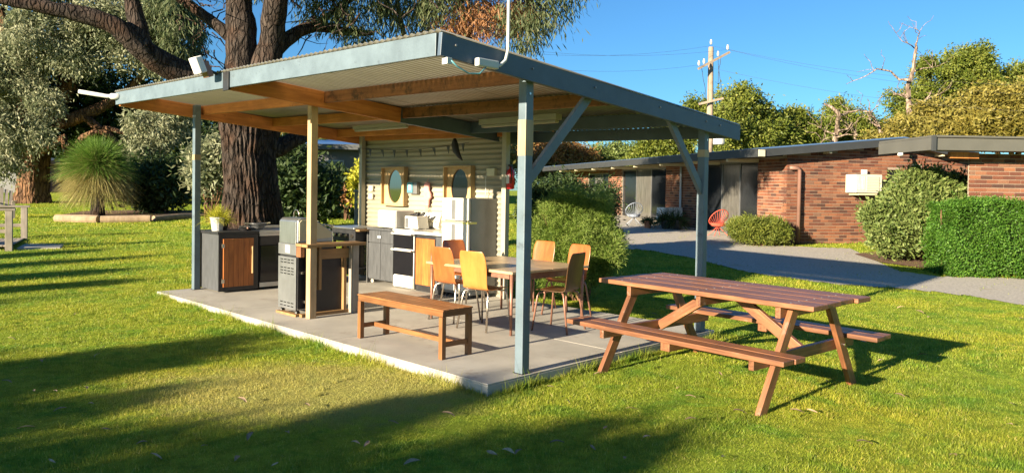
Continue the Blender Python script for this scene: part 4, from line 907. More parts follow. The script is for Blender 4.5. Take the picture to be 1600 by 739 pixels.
# ------------------------------------------------------------------ grass tree in its log edged bed
gt = ground(152, 335); gt = Vector((at(152, 335, 26).x, 26, float(zt(26))))
bed = MB(); pts = [ground(x, y) for x, y in ((85, 344), (150, 348), (235, 347), (300, 341), (330, 335), (300, 330), (215, 329), (130, 331), (88, 338))]
bed.add([(p.x, p.y, p.z+.03) for p in pts], [tuple(range(len(pts)))]); tag(bed.build('garden_bed', M['mulch'], fix=True), kind='structure')
def log(p, q, r, label):
    c = (p+q)/2; t = thing('edging_log', label, 'log', c, 0, 'logs edging the garden bed'); MB().tube(limb_path(p-c, q-c, random.Random(int(p.x*100)), .02, 5), [r*.9, r, r*1.03, r, r*1.02, r*.95], 12).build('log_body', M['log'], t)
def gp(x, y, up=0): v = ground(x, y); v.z += up; return v
log(gp(88, 346, .1), gp(154, 348, .1), .14, 'pale edging log at the left end of the grass tree bed')
log(gp(157, 348, .1), gp(235, 347, .1), .13, 'pale edging log directly below the grass tree')
log(gp(240, 346, .09), gp(300, 342, .09), .11, 'pale edging log at the right end of the grass tree bed, near the shelter post')
t = thing('grass_tree', 'round spiky grass tree with straw skirt in a log edged bed', 'grass tree', gt)
MB().tube([(0, 0, -.05), (.02, 0, .3), (0, 0, .75), (0, 0, 1.45)], [.26, .22, .2, .2], 14).build('trunk', M['gum_bark'], t, smooth=True)
tuft('spikes', t, (0, 0, 1.75), 5200, 1.28, .017, M['leaf_grasstree'], 1.0, .85, 31, .32, .1)
tuft('straw_skirt', t, (0, 0, 1.5), 5200, 1.25, .018, M['leaf_straw'], .95, .22, 32, .5, .12)
# ------------------------------------------------------------------ shrubs near the driveway
def shrub(name, label, base, lobes, nclump, per, cr, L, Wd, mat, seed, droop=0, group=None, cat='shrub', out=.6, shell=.6):
    t = thing(name, label, cat, base, 0, group); lb = rel(lobes, base); g = MB(); rr = random.Random(seed)
    for c, r in lb:
        for k in range(4): g.tube(limb_path((rr.uniform(-.1, .1), rr.uniform(-.1, .1), -.05), Vector(c)+Vector((rr.uniform(-.5, .5)*r[0], rr.uniform(-.5, .5)*r[1], rr.uniform(-.3, .6)*r[2])), rr, .08, 5), taper(.03, .008, 5), 5)
    g.build('stems', M['bark_brown'], t); crown('foliage', t, lumpy(lb, 4, .38, seed), nclump, per, cr, L, Wd, mat, seed, droop, out, shell, zmin=.02)
    return t
fb = Vector((1.03, 11.1, float(zt(11.1))))
shrub('feathery_bush', 'bright feathery green bush beside the back wall of the shelter', fb, [lob(*q) for q in ((898, 385, 66, 60, 11.1, .5), (862, 348, 32, 44, 11.1, .4), (928, 346, 36, 44, 11.2, .4), (897, 430, 58, 34, 11.1, .5), (855, 400, 24, 50, 11.1, .4), (944, 390, 22, 50, 11.2, .4), (893, 322, 44, 30, 11.2, .4))], 3000, 26, .05, .07, .008, M['leaf_feather'], 41, -.3, out=.9, shell=.8)
db = Vector((1.35, 16.2, float(zt(16.2))))
shrub('dark_shrub', 'dark green shrub in shade behind the feathery bush', db, [lob(*q) for q in ((880, 310, 60, 28, 16, .7), (930, 315, 40, 30, 16.2, .6), (850, 335, 40, 40, 16, .6), (935, 350, 30, 40, 16.2, .5))], 900, 26, .09, .1, .03, M['leaf_dark'], 42)
rs = Vector((at(1440, 405, 17).x, 17, float(zt(17))))
shrub('round_shrub', 'big rounded grey green shrub between the driveway and hedge', rs, [lob(*q) for q in ((1440, 320, 78, 52, 17, 1.0), (1415, 350, 60, 46, 16.8, .9), (1400, 375, 46, 28, 16.7, .8), (1470, 350, 50, 50, 17, .9), (1440, 290, 60, 28, 17.1, .8), (1490, 300, 34, 22, 17.2, .6))], 1500, 34, .075, .09, .045, M['leaf_shrub'], 43, -.4, out=1.0, shell=.85)
cb_ = MO+E1*.75+E2*.1; cb_ = Vector((at(1185, 380, 19.6).x, 19.6, float(zt(19.6))))
shrub('low_bush', 'low dark green bush at the corner of the motel', cb_, [lob(*q) for q in ((1185, 362, 46, 20, 19.6, .6), (1160, 360, 26, 18, 19.6, .5), (1215, 362, 22, 18, 19.6, .45))], 900, 28, .06, .1, .02, M['leaf_green'], 44, -.2)
# clipped hedge
hb = Vector((at(1550, 432, 14.3).x, 14.3, float(zt(14.3))))
hx0 = at(1458, 432, 14.2).x-hb.x+.36; hx1 = at(1760, 432, 14.2).x-hb.x
t = thing('clipped_hedge', 'clipped bright green box hedge along the driveway at the right edge', 'hedge', hb)
rg = np.random.default_rng(6); n = 52000; D_ = np.array([hx1-hx0, .95, 1.44])
P = rg.uniform(0, 1, (n, 3)); fsel = rg.choice(4, n, p=[.5, .2, .22, .08])
P[fsel == 0, 1] = np.abs(rg.normal(0, .05, (fsel == 0).sum())); P[fsel == 1, 0] = np.abs(rg.normal(0, .02, (fsel == 1).sum())); P[fsel == 2, 2] = 1-np.abs(rg.normal(0, .025, (fsel == 2).sum()))
wob = .07*np.sin(P[:, 0]*13+2*np.sin(P[:, 2]*4))+.06*np.sin(P[:, 2]*8+P[:, 0]*29)+.05*np.sin(P[:, 2]*19+P[:, 0]*47); P = P*D_+np.array([hx0, -.1, 0]); P[:, 1] += wob; P[:, 2] += .04*np.sin(P[:, 0]*4+1)+.03*np.sin(P[:, 0]*11)+.02*np.sin(P[:, 0]*23); P[:, 0] += .06*np.sin(P[:, 2]*7); P += rg.normal(0, .02, P.shape)*rg.choice([1, 1, 1, 1, 3], n)[:, None]; P[:, 2] = np.abs(P[:, 2])
d = rand_dirs(rg, n)+np.array([-.2, -.7, .5]); d /= np.linalg.norm(d, axis=1)[:, None]; quads('foliage', leafset(rg, P, d, .046, .026), M['leaf_hedge'], t)
g = MB(); rr = random.Random(4)
for i in range(22):
    x = hx0+.15+(hx1-hx0-.3)*i/21; g.tube(limb_path((x, .4, -.05), (x+rr.uniform(-.2, .2), .4, 1.3), rr, .06, 5), taper(.03, .01, 5), 5)
g.build('stems', M['bark_brown'], t)
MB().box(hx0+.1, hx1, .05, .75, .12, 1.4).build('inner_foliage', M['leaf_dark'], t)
mb_ = MB(); pts = [ground(x, y) for x, y in ((1335, 398), (1375, 411), (1440, 420), (1480, 424), (1490, 412), (1430, 400), (1370, 394))]
mb_.add([(p.x, p.y, p.z+.025) for p in pts], [tuple(range(len(pts)))]); tag(mb_.build('mulch_patch', M['mulch'], fix=True), kind='structure')
# ------------------------------------------------------------------ trees beyond the motel
def far_tree(label, bx, Y, lobes, mat, seed, ncl=420, name='bush_tree', L=.22, Wd=.1, cr=.3, barkm='bark_brown', droop=.2):
    b = Vector((at(bx, 300, Y).x, Y, float(zt(Y))))
    return tree(name, label, b, [lob(x, y, rx, ry, Y+dy) for x, y, rx, ry, dy in lobes], .28, M[barkm], M[mat], int(ncl*1.0), 50, cr*.8, L, Wd, seed, 'trees beyond the motel roof', droop, .4)
far_tree('rounded green tree directly right of the power pole', 1160, 46, [(1160, 165, 36, 32, 0), (1130, 195, 40, 34, -1), (1195, 195, 44, 30, 1), (1165, 215, 60, 30, -2), (1215, 215, 36, 26, 0)], 'leaf_green', 51, 720)
far_tree('small pale green tree left of the power pole top', 1075, 50, [(1085, 180, 24, 18, 0), (1065, 205, 34, 24, 0), (1040, 232, 36, 20, 0)], 'leaf_green', 52, 360)
far_tree('green tree in the middle of the row behind the dead stump trees', 1255, 48, [(1240, 190, 30, 24, 0), (1268, 208, 40, 28, 0), (1250, 222, 46, 20, 0)], 'leaf_green', 53, 420)
far_tree('dark green tree behind the bare pale dead trunks', 1320, 50, [(1306, 178, 22, 20, 0), (1330, 205, 40, 30, 0), (1360, 215, 36, 24, 0), (1300, 215, 36, 24, 0)], 'leaf_green', 54, 460)
far_tree('tall dark green tree with gaps in its top at the right', 1500, 58, [(1500, 95, 36, 22, 0), (1530, 112, 30, 24, 0), (1470, 130, 44, 26, 0), (1450, 105, 18, 14, 0), (1520, 150, 50, 30, 0), (1410, 165, 30, 22, 0), (1440, 160, 34, 24, 0)], 'leaf_green', 55, 760, L=.26, Wd=.11)
far_tree('tall thin topped tree at the far right edge', 1595, 60, [(1590, 115, 26, 16, 0), (1560, 130, 22, 14, 0), (1615, 135, 40, 30, 0), (1580, 165, 40, 26, 0)], 'leaf_green', 56, 480, L=.26, Wd=.11)
far_tree('wide olive yellow wattle behind the brick cottage roof', 1480, 42, [(1470, 195, 60, 34, 0), (1410, 215, 46, 26, -1), (1520, 185, 54, 34, 1), (1380, 225, 36, 18, -1), (1450, 222, 70, 18, -2)], 'leaf_olive', 57, 900)
far_tree('olive yellow wattle at the right edge above the cottage', 1580, 40, [(1575, 165, 44, 30, 0), (1610, 185, 50, 44, 0), (1545, 195, 40, 26, -1), (1570, 205, 60, 20, -1)], 'leaf_olive', 58, 700)
far_tree('orange tinged tree seen under the shelter roof on the left', 885, 52, [(880, 238, 34, 18, 0), (905, 250, 34, 18, 0), (860, 250, 28, 20, 0), (890, 265, 50, 20, 0)], 'leaf_autumn', 59, 420)
far_tree('grey green tree seen under the middle of the shelter eave', 955, 54, [(945, 240, 36, 18, 0), (980, 246, 34, 18, 0), (960, 262, 50, 20, 0)], 'leaf_shrub', 60, 400)
far_tree('yellow green tree seen under the eave left of the corner brace', 1020, 50, [(1025, 236, 28, 18, 0), (1005, 250, 30, 16, 0), (1050, 250, 34, 18, 0)], 'leaf_green', 61, 340)
far_tree('leaning autumn tree partly hidden by the blue corner post', 835, 56, [(838, 235, 28, 20, 0), (815, 248, 30, 22, 0), (840, 262, 40, 22, 0)], 'leaf_autumn', 62, 320)
# dead trees
def dead(label, pts_list, Y, seed):
    b = Vector((at(*pts_list[0][0][0], Y).x, Y, float(zt(Y)))); t = thing('dead_tree', label, 'tree', b, 0, 'bare dead trees behind the motel'); rr = random.Random(seed)
    P0 = at(*pts_list[0][0][0], Y)-b
    for i, (pts, r0, r1) in enumerate(pts_list):
        P = [at(x, y, Y+rr.uniform(-.5, .5))-b for x, y in pts]
        if i == 0: P = [Vector((P[0].x, P[0].y, -.2))]+P
        Q = []
        for j in range(len(P)-1): Q += limb_path(P[j], P[j+1], rr, .05, 3)[:-1]
        Q.append(P[-1]); g = MB(); g.tube(Q, taper(r0*.5, r1*.45, len(Q)-1), 8)
        if i:
            for k in range(5):
                q = Q[rr.randrange(len(Q)//3, len(Q))]; e = q+Vector((rr.uniform(-1.2, 1.2), rr.uniform(-.8, .8), rr.uniform(-.3, 1.3))); g.tube(limb_path(q, e, rr, .14, 4), taper(max(r1*.5, .02), .01, 4), 4, False)
        g.build('trunk' if i == 0 else 'branch', M['dead_wood'], t, smooth=True)
dead('tall bare dead tree with a crooked left branch against the sky', [([(1424, 192), (1420, 165), (1418, 135), (1428, 105), (1432, 75), (1431, 68)], .42, .12), ([(1420, 152), (1412, 148), (1396, 148)], .2, .08), ([(1425, 125), (1405, 125), (1392, 112), (1370, 108), (1355, 118), (1322, 132)], .15, .03), ([(1431, 72), (1434, 58), (1440, 45)], .1, .03), ([(1429, 76), (1410, 65), (1400, 52)], .07, .02), ([(1421, 165), (1440, 162), (1452, 150), (1456, 142)], .14, .05), ([(1428, 112), (1442, 107), (1462, 105)], .12, .04), ([(1440, 162), (1455, 160), (1464, 150)], .08, .03)], 44, 1)
dead('pale many branched dead trunk nearest the gable ridge on the left', [([(1303, 232), (1308, 205), (1312, 180), (1300, 168), (1288, 163)], .4, .12), ([(1312, 182), (1326, 176), (1345, 172), (1352, 173)], .14, .05), ([(1306, 210), (1290, 205), (1278, 198)], .12, .04), ([(1308, 205), (1325, 202), (1332, 190)], .12, .05), ([(1306, 215), (1325, 210), (1340, 212)], .1, .04), ([(1304, 222), (1288, 218), (1280, 226)], .1, .04)], 40, 2)
dead('short leaning dead trunk between the two bigger dead trees', [([(1340, 235), (1336, 205), (1326, 190)], .2, .08), ([(1378, 210), (1368, 190), (1358, 175), (1342, 172)], .22, .06), ([(1372, 198), (1362, 192), (1356, 180)], .1, .03)], 41, 3)
# ------------------------------------------------------------------ power pole and wires
PY = 40; pb = Vector((at(1109, 200, PY).x, PY, float(zt(PY))))
t = thing('power_pole', 'pale timber power pole with skewed crossarms and a grey transformer', 'pole', pb)
top = at(1111, 74, PY)-pb
MB().tube([(0, 0, -.2), (.0, 0, 4), top], [.2, .18, .13], 12).build('pole', M['pole_wood'], t, smooth=True)
def arm(p, q, par): return MB().beam(p, q, .11, .11).build('crossarm', M['pole_wood'], par)
ar = arm(at(1091, 108, PY-.7)-pb, at(1140, 82, PY-.2)-pb, t); ar2 = arm(at(1092, 163, PY-.3)-pb, at(1130, 154, PY-.3)-pb, t)
for x, y, dp in ((1092, 103, -.7), (1137, 78, -.2), (1111, 70, 0), (1122, 88, -.4), (1100, 100, -.6)): p = at(x, y, PY+dp)-pb; MB().tube([p, p+Vector((0, 0, .12)), p+Vector((0, 0, .26))], [.05, .07, .04], 8).build('insulator', M['ceramic'], t)
p = at(1123, 226, PY-.3)-pb; MB().lathe([(.28, 0), (.3, .05), (.3, .65), (.2, .75)], 16, tuple(p)).build('transformer', M['pot_grey'], t)
for x0, y0, x1, y1 in ((1096, 104, 1103, 155), (1122, 92, 1128, 150), (1126, 92, 1122, 130)): MB().tube(limb_path(at(x0, y0, PY-.5)-pb, at(x1, y1, PY-.3)-pb, random.Random(x0), .04, 5), .014, 5).build('drop_cable', M['wire'], t)
def wire(label, pa, pm, pz):
    t = thing('power_line', label, 'wire', pm, 0, 'overhead power lines'); P = []
    for i in range(31):
        u = i/15
        a, b_, s = (pa, pm, u) if u <= 1 else (pm, pz, u-1); q = a.lerp(b_, s); q.z -= .9*4*s*(1-s); P.append(q-pm)
    MB().tube(P, .006, 4).build('cable', M['wire'], t)
wire('upper power line running past the top of the power pole', at(560, 40, 34), at(1111, 72, PY), at(1900, 130, 36))
wire('middle power line running past the left arm of the power pole', at(560, 50, 33), at(1092, 102, PY-.7), at(1900, 175, 35))
wire('lower power line running past the right arm of the power pole', at(560, 28, 35), at(1137, 78, PY-.2), at(1900, 150, 37))
# ------------------------------------------------------------------ porch things by the motel
def string_chair(label, px, py, Y, mat, rz):
    b = Vector((at(px, py, Y).x, Y, float(zt(Y))+.012)); t = thing('string_chair', label, 'chair', b, rz, 'wire string chairs on the motel porch')
    nn = 22; ring = []
    for i in range(nn+1):
        a = 2*math.pi*i/nn; ring.append((.36*math.sin(a), .1-.32*math.cos(a)*-.9*-1, .62+.34*-math.cos(a)*-1*-1))
    ring = [(.37*math.sin(2*math.pi*i/nn), -.25*math.cos(2*math.pi*i/nn), .62-.33*math.cos(2*math.pi*i/nn)*-1*(1 if math.cos(2*math.pi*i/nn) < 0 else .75)*-1) for i in range(nn+1)]
    MB().tube(ring, .014, 7).build('rim', M[mat], t)
    sr = MB(); c0 = (0, -.02, .34)
    for i in range(nn): sr.tube([ring[i], ((ring[i][0]+c0[0])/2, (ring[i][1]+c0[1])/2, (ring[i][2]+c0[2])/2-.05), c0], .007, 4)
    sr.build('strings', M[mat], t)
    MB().lathe([(.3, .0), (.24, -.1), (.12, -.14)], 16, (0, -.02, .46)).build('seat', M[mat], t)
    t.scale = (.82, .82, .82)
    for a in (.6, 2.5, 3.9, 5.5): MB().tube([(0, -.02, .34), (.36*math.cos(a), -.02+.36*math.sin(a), 0)], .011, 6).build('leg', M[mat], t)
M['chair_red'] = plain('coral_cord', (.6, .1, .06), .5); M['chair_blue'] = plain('pale_blue_cord', (.3, .34, .42), .5)
string_chair('coral red string chair beside the low bush on the motel porch', 1122, 374, 22.2, 'chair_red', R(200)); string_chair('pale blue string chair near the glass doors of the motel', 990, 360, 25.6, 'chair_blue', R(190))
b = Vector((at(1046, 350, 25.4).x, 25.4, float(zt(25.4))+.012)); t = thing('draped_box', 'white cloth draped over a box against the motel wall', 'box', b, R(25))
MB().box(-.34, .34, -.2, .2, 0, .62).build('crate', M['grey_timber'], t)
g = MB(); K_ = 40; vs = []
per = [(-.36+.72*i/12, -.22) for i in range(13)]+[(.36, -.22+.44*i/6) for i in range(1, 7)]+[(.36-.72*i/12, .22) for i in range(1, 13)]+[(-.36, .22-.44*i/6) for i in range(1, 6)]
for j in range(5):
    for i, (x, y) in enumerate(per): f_ = 1+.06*(j/4)*math.sin(i*1.9)+.02*j; vs.append((x*f_, y*f_, .64-j*.1-(.05*math.sin(i*.9) if j == 4 else 0)))
k_ = len(per); g.add(vs, [(j*k_+i, (j+1)*k_+i, (j+1)*k_+(i+1) % k_, j*k_+(i+1) % k_) for j in range(4) for i in range(k_)]+[tuple(range(k_))]); g.build('cloth', M['plastic_white'], t, fix=True)
def pot_plant(label, px, py, Y, potm, mat, seed, L=.4, r=.14):
    b = Vector((at(px, py, Y).x, Y, float(zt(Y))+.012)); t = thing('pot_plant', label, 'plant', b, 0, 'pot plants on the motel porch')
    MB().lathe([(r*.7, 0), (r, r*1.7), (r*1.08, r*1.7), (r*.9, r*1.5)], 16).build('pot', M[potm], t); tuft('leaves', t, (0, 0, r*1.6), 260, L, .03, M[mat], .9, .5, seed, .4, r*.4)
pot_plant('small plant in an orange terracotta pot by the blue string chair', 1012, 360, 24.6, 'terracotta', 'leaf_dark', 71, .25)
pot_plant('dark bushy pot plant in front of the draped box', 1040, 364, 24.4, 'black', 'leaf_dark', 72, .6, .18); pot_plant('dark pot plant below the white downpipe', 1058, 366, 24.2, 'black', 'leaf_dark', 73, .5, .18)
# ------------------------------------------------------------------ left edge: small deck with handrail and a garden chair
dk = thing('timber_deck', 'weathered timber footbridge with handrail at the left edge of the lawn', 'footbridge', ground(14, 392), R(96))
o0 = ground(14, 392); o1 = ground(38, 374); dv = (o1-o0); dk.rotation_euler = (0, 0, math.atan2(dv.y, dv.x)-R(90)); Wd_ = dv.xy.length
for y in (0, Wd_): plank('post', M['grey_timber'], dk, (0, y, -.1), (0, y, .86), .13, .13, (0, 1, 0)); plank('post', M['grey_timber'], dk, (-2.0, y, -.1), (-2.0, y, .86), .13, .13, (0, 1, 0))
for y in (0, Wd_): plank('handrail', M['grey_timber'], dk, (-2.6, y, .885), (.12, y, .885), .14, .045); plank('mid_rail', M['grey_timber'], dk, (-2.6, y+.08, .42), (.0, y+.08, .42), .035, .08)
for i in range(20): plank('deck_board', M['grey_timber'], dk, (-2.62+i*.135, .07, .1), (-2.62+i*.135, Wd_-.07, .1), .125, .03)
MB().box(-.3+.42, .95, .1, Wd_-.3, -.03, .05).build('step', M['concrete'], dk, bevel=.02)
b = Vector((at(3, 330, 24.5).x, 24.5, float(zt(24.5)))); t = thing('garden_chair', 'weathered slatted garden chair behind the footbridge rail', 'chair', b, R(35))
for i in range(5): plank('back_slat', M['grey_timber'], t, (-.24+i*.12, .2, .3), (-.26+i*.13, .52, 1.0-.05*abs(i-2)), .1, .02, (0, 1, 0))
for i in range(5): plank('seat_slat', M['grey_timber'], t, (-.28, -.3+i*.11, .38-i*.02), (.28, -.3+i*.11, .38-i*.02), .1, .02)
for s_ in (-1, 1): plank('arm', M['grey_timber'], t, (s_*.34, -.38, .58), (s_*.34, .4, .56), .12, .025); plank('leg', M['grey_timber'], t, (s_*.31, -.3, 0), (s_*.31, -.3, .57), .09, .03, (0, 1, 0)); plank('leg', M['grey_timber'], t, (s_*.31, .35, 0), (s_*.31, .25, .55), .09, .03, (0, 1, 0))
# ------------------------------------------------------------------ far background on the left: houses, shrubs, trees
def house(name, label, px0, px1, Y, h, rise, wallm, roofm, windows):
    x0, x1 = at(px0, 300, Y).x, at(px1, 300, Y).x; w = x1-x0; t = thing(name, label, 'house', ((x0+x1)/2, Y, float(zt(Y))))
    MB().box(-w/2, w/2, 0, 6, -.3, h).build('wall', M[wallm], t)
    MB().prism([(-.6, h-.02), (6.6, h-.02), (3, h+rise)], 'x', -w/2-.5, w/2+.5).build('roof', M[roofm], t, fix=True)
    MB().box(-w/2-.5, w/2+.5, -.66, -.61, h-.15, h+.08).build('gutter', M['fascia_grey'], t)
    for wx, ww, z0, z1 in windows:
        f_ = MB().box(wx, wx+ww, -.05, -.002, z0, z1).build('window', M['alu'], t); MB().box(wx+.06, wx+ww-.06, -.062, -.051, z0+.06, z1-.06).build('pane', M['window'], f_)
M['brick_far'] = plain('distant_brick', (.36, .15, .09), .9, 0, .3, 14, .1)
house('brick_house', 'red brick house glimpsed between the silver tree and gum trunk', 205, 345, 44, 2.5, 1.0, 'brick_far', 'fascia_grey', ((-1.5, 1.2, .8, 2), (1.2, 1.2, .8, 2)))
house('blue_roof_house', 'house with blue grey roof seen between the pine post and kitchen wall', 455, 640, 34, 2.7, .5, 'charcoal', 'roof_blue', ((-1.6, 1.3, .6, 2.1), (.2, 1.1, .1, 2.2), (1.7, .9, .7, 2)))
house('dark_shed', 'dark shed in shade behind the silver tree trunk', -60, 48, 42, 1.7, .4, 'charcoal', 'fascia_grey', ((-1.2, 1, .5, 1.2),))
b = Vector((at(87, 297, 50).x, 50, float(zt(50)))); t = thing('parked_car', 'pale blue parked car glimpsed under the silver tree', 'car', b, R(5))
MB().prism([(-2.1, .3), (2.1, .3), (2.1, .8), (1.2, .9), (.7, 1.42), (-1.1, 1.45), (-1.7, .95), (-2.1, .85)], 'y', -.8, .8).build('body', plain('pale_blue_car_paint', (.35, .5, .62), .25), t, bevel=.06, fix=True)
MB().prism([(-1.5, .95), (.95, .95), (.62, 1.35), (-1.05, 1.38)], 'y', -.81, .81).build('windows', M['window'], t, fix=True)
for x in (-1.3, 1.3):
    for y in (-.78, .78): MB().lathe([(.1, -.1), (.3, -.1), (.3, .1), (.1, .1)], 16).build('wheel', M['black'], t, loc=(x, y, .3)).rotation_euler = (R(90), 0, 0)
def bgshrub(label, px, py, Y, lobes, mat, seed, ncl=260, L=.22, Wd=.09, cr=.2, name='garden_shrub'):
    b = Vector((at(px, py, Y).x, Y, float(zt(Y)))); return shrub(name, label, b, [lob(x, y, rx, ry, Y) for x, y, rx, ry in lobes], ncl, 24, cr, L, Wd, M[mat], seed, 0, 'background garden shrubs')
bgshrub('dark green shrub in shade right of the grass tree', 250, 330, 28, [(245, 300, 34, 34), (275, 280, 30, 40), (225, 290, 26, 40)], 'leaf_dark', 81, 420)
bgshrub('leafy green shrub between the grass tree and the end post', 290, 325, 34, [(285, 275, 34, 34), (255, 262, 30, 26)], 'leaf_green', 82, 360)
bgshrub('silver shrub between the end post and the gum trunk', 330, 310, 24, [(330, 260, 24, 26), (342, 245, 16, 18), (318, 275, 16, 16)], 'leaf_silver', 83, 330, .2, .07)
bgshrub('dark hedge shrub directly right of the gum trunk', 465, 340, 22, [(460, 290, 34, 46), (480, 310, 34, 40), (445, 320, 24, 30)], 'leaf_dark', 84, 620)
bgshrub('dark tangled shrub in front of the blue roofed house', 525, 340, 27, [(520, 300, 26, 34), (545, 320, 24, 22), (505, 320, 24, 24)], 'leaf_dark', 85, 480)
bgshrub('bright green shrub just left of the kitchen wall edge', 564, 320, 25, [(565, 285, 10, 32), (572, 300, 12, 26)], 'leaf_lime', 86, 130, .16, .07, .12)
bgshrub('small red flowering shrub by the blue roofed house', 543, 330, 26, [(543, 305, 10, 7)], 'leaf_dead', 87, 50, .12, .08, .1)
t = thing('garden_post', 'pale garden post standing on grass left of the kitchen wall', 'post', Vector((at(556, 345, 24).x, 24, float(zt(24)))))
MB().tube([(0, 0, -.1), (0, 0, 1.05)], [.06, .05], 10).build('shaft', M['grey_timber'], t); MB().lathe([(.09, 1.05), (.1, 1.1), (.02, 1.14)], 12).build('cap', M['grey_timber'], t)
BG = 'background trees on the left'
def bgtree(label, bx, Y, lobes, mat, seed, ncl=420, L=.34, Wd=.15, cr=.32, name='garden_tree'):
    b = Vector((at(bx, 300, Y).x, Y, float(zt(Y)))); return tree(name, label, b, [lob(x, y, rx, ry, Y) for x, y, rx, ry in lobes], .22, M['bark_brown'], M[mat], ncl, 24, cr, L, Wd, seed, BG, .2, .4)
bgtree('olive tree with pale branches above the blue roofed house', 525, 48, [(500, 225, 34, 22), (540, 235, 34, 20), (470, 235, 34, 22), (575, 240, 36, 22)], 'leaf_olive', 91, 460)
bgtree('dark tree filling the gap between the gum trunk and the end post', 330, 46, [(320, 210, 40, 50), (350, 240, 40, 40), (300, 245, 34, 34)], 'leaf_dark', 92, 480)
bgtree('dark tree behind the silver foliage on the far left', 120, 52, [(60, 255, 80, 36), (140, 245, 70, 40), (200, 250, 60, 36), (0, 255, 60, 34)], 'leaf_dark', 93, 800)
bgtree('dark tree behind the grass tree and garden bed', 215, 40, [(210, 255, 40, 32), (170, 245, 40, 34), (250, 240, 36, 32)], 'leaf_dark', 94, 560)
bgtree('dense tree hidden behind the kitchen wall', 690, 50, [(620, 240, 60, 40), (700, 240, 70, 44), (770, 245, 60, 40)], 'leaf_olive', 95, 500)
bgtree('dark green tree behind the gum fork on the right', 440, 44, [(430, 250, 40, 40), (400, 255, 40, 34), (465, 270, 34, 26)], 'leaf_green', 96, 460)
bgtree('leafy tree added close behind the kitchen wall to shade the motel porch, mostly hidden by the shelter', 665, 17.6, [(640, 175, 50, 40), (700, 170, 50, 44), (670, 140, 60, 26), (740, 190, 36, 36)], 'leaf_green', 97, 420, .14, .06, .16)  # invented tree, placed here to shade the motel porch
# ------------------------------------------------------------------ trees upwind of the sun, behind the camera: they throw the long shadows on the lawn
T16 = 1/math.tan(SUN_EL); sd = Vector((math.cos(SUN_AZ), math.sin(SUN_AZ), 0))
nd = Vector((-sd.y, sd.x, 0))
def shade(label, spots, seed):
    """spots: (offset across the light, shadow from, shadow to, half width, height)"""
    lb = []
    for c_, s0, s1, hw, h in spots:
        c = nd*c_+sd*((s0+s1)/2-h*T16); lb.append(((c.x, c.y, h), (hw, hw, (s1-s0)/2/T16)))
    cx = sum(l[0][0] for l in lb)/len(lb); cy = sum(l[0][1] for l in lb)/len(lb)
    tree('shade_tree', label, Vector((cx, cy, 0)), lb, .05, M['bark_brown'], M['leaf_gum'], int(62*len(lb)), 40, .1, .13, .06, seed, 'shade trees behind the viewer', .4, .5)
for i, (lab, sp_) in enumerate([
 ('low spreading tree shading the near left corner of the lawn', [(7.5, -1.5, 4.0, .55, 3.6), (6.85, -1.6, 1.6, .35, 3.5), (6.2, -1.6, 1.75, .6, 3.4), (8.5, -1, 1.6, .25, 3.5), (5.35, -1.5, 1.6, .35, 3.3)]),
 ('broad tree shading the lawn in front of the slab', [(4.5, -.5, 4.0, .17, 3.5), (4.0, -.5, 2.9, .15, 3.4), (3.25, .5, 4.6, .12, 3.6), (2.8, 2.2, 4.2, .1, 3.5), (3.6, 1.0, 3.6, .06, 3.3), (5.1, -.6, 1.9, .1, 3.2)]),
 ('distant tree striping the lawn left of the end cabinet', [(13.2, 0, 4.8, .36, 3.9), (14.7, -1, 4.6, .42, 4), (16.3, -1, 5.6, .42, 4.2), (18, 0, 6.4, .38, 4.4), (19.8, 1, 7, .4, 4.4), (12.1, -1, 3, .2, 3.6)]),
]): shade(lab, sp_, 200+i)

# ------------------------------------------------------------------ grass
def inpoly(px, py, poly):
    ins = np.zeros(len(px), bool); n = len(poly); j = n-1
    for i in range(n):
        xi, yi = poly[i]; xj, yj = poly[j]; c = ((yi > py) != (yj > py)) & (px < (xj-xi)*(py-yi)/(yj-yi+1e-12)+xi); ins ^= c; j = i
    return ins
rg = np.random.default_rng(77); tris = []
for y0, y1, dens, h, w in ((2.6, 7, 7600, .021, .0048), (7, 12, 2700, .026, .008), (12, 20, 620, .04, .015), (20, 36, 170, .05, .026)):
    area = .75*(y1*y1-y0*y0)+4*(y1-y0); n = int(area*dens)
    Y = np.sqrt(rg.uniform(y0*y0, y1*y1, n)); X = rg.uniform(-1, 1, n)*(.75*Y+2)
    rel_ = np.stack([X-FC.x, Y-FC.y], 1); la = rel_ @ np.array([U.x, U.y]); lbv = rel_ @ np.array([V.x, V.y])
    ok = ~((la > -.005) & (la < 6.985) & (lbv > -.005) & (lbv < 3.555))
    dp = inpoly(X, Y, drive_poly); ok &= ~(dp & (rg.uniform(0, 1, n) > .03)); X, Y = X[ok], Y[ok]; n = len(X)
    th = rg.uniform(0, 2*np.pi, n); hh = h*rg.uniform(.45, 1.25, n); ww = w*rg.uniform(.6, 1.2, n); lean = rg.normal(0, .42, (n, 2))*hh[:, None]
    hh *= .6+.8*np.clip(.5+.5*np.sin(X*2.3+1.7*np.sin(Y*1.9))*np.sin(Y*2.9+1.3*np.sin(X*2.1)), 0, 1)
    Z = zt(Y)-.002; sx, sy = np.cos(th)*ww/2, np.sin(th)*ww/2
    tris.append(np.stack([np.stack([X-sx, Y-sy, Z], 1), np.stack([X+sx, Y+sy, Z], 1), np.stack([X+lean[:, 0], Y+lean[:, 1], Z+hh], 1)], 1))
nc = 420; cy_ = np.sqrt(rg.uniform(9, 170, nc)); cx_ = rg.uniform(-1, 1, nc)*(.75*cy_+1); X = np.repeat(cx_, 34)+rg.normal(0, .022, nc*34); Y = np.repeat(cy_, 34)+rg.normal(0, .022, nc*34)
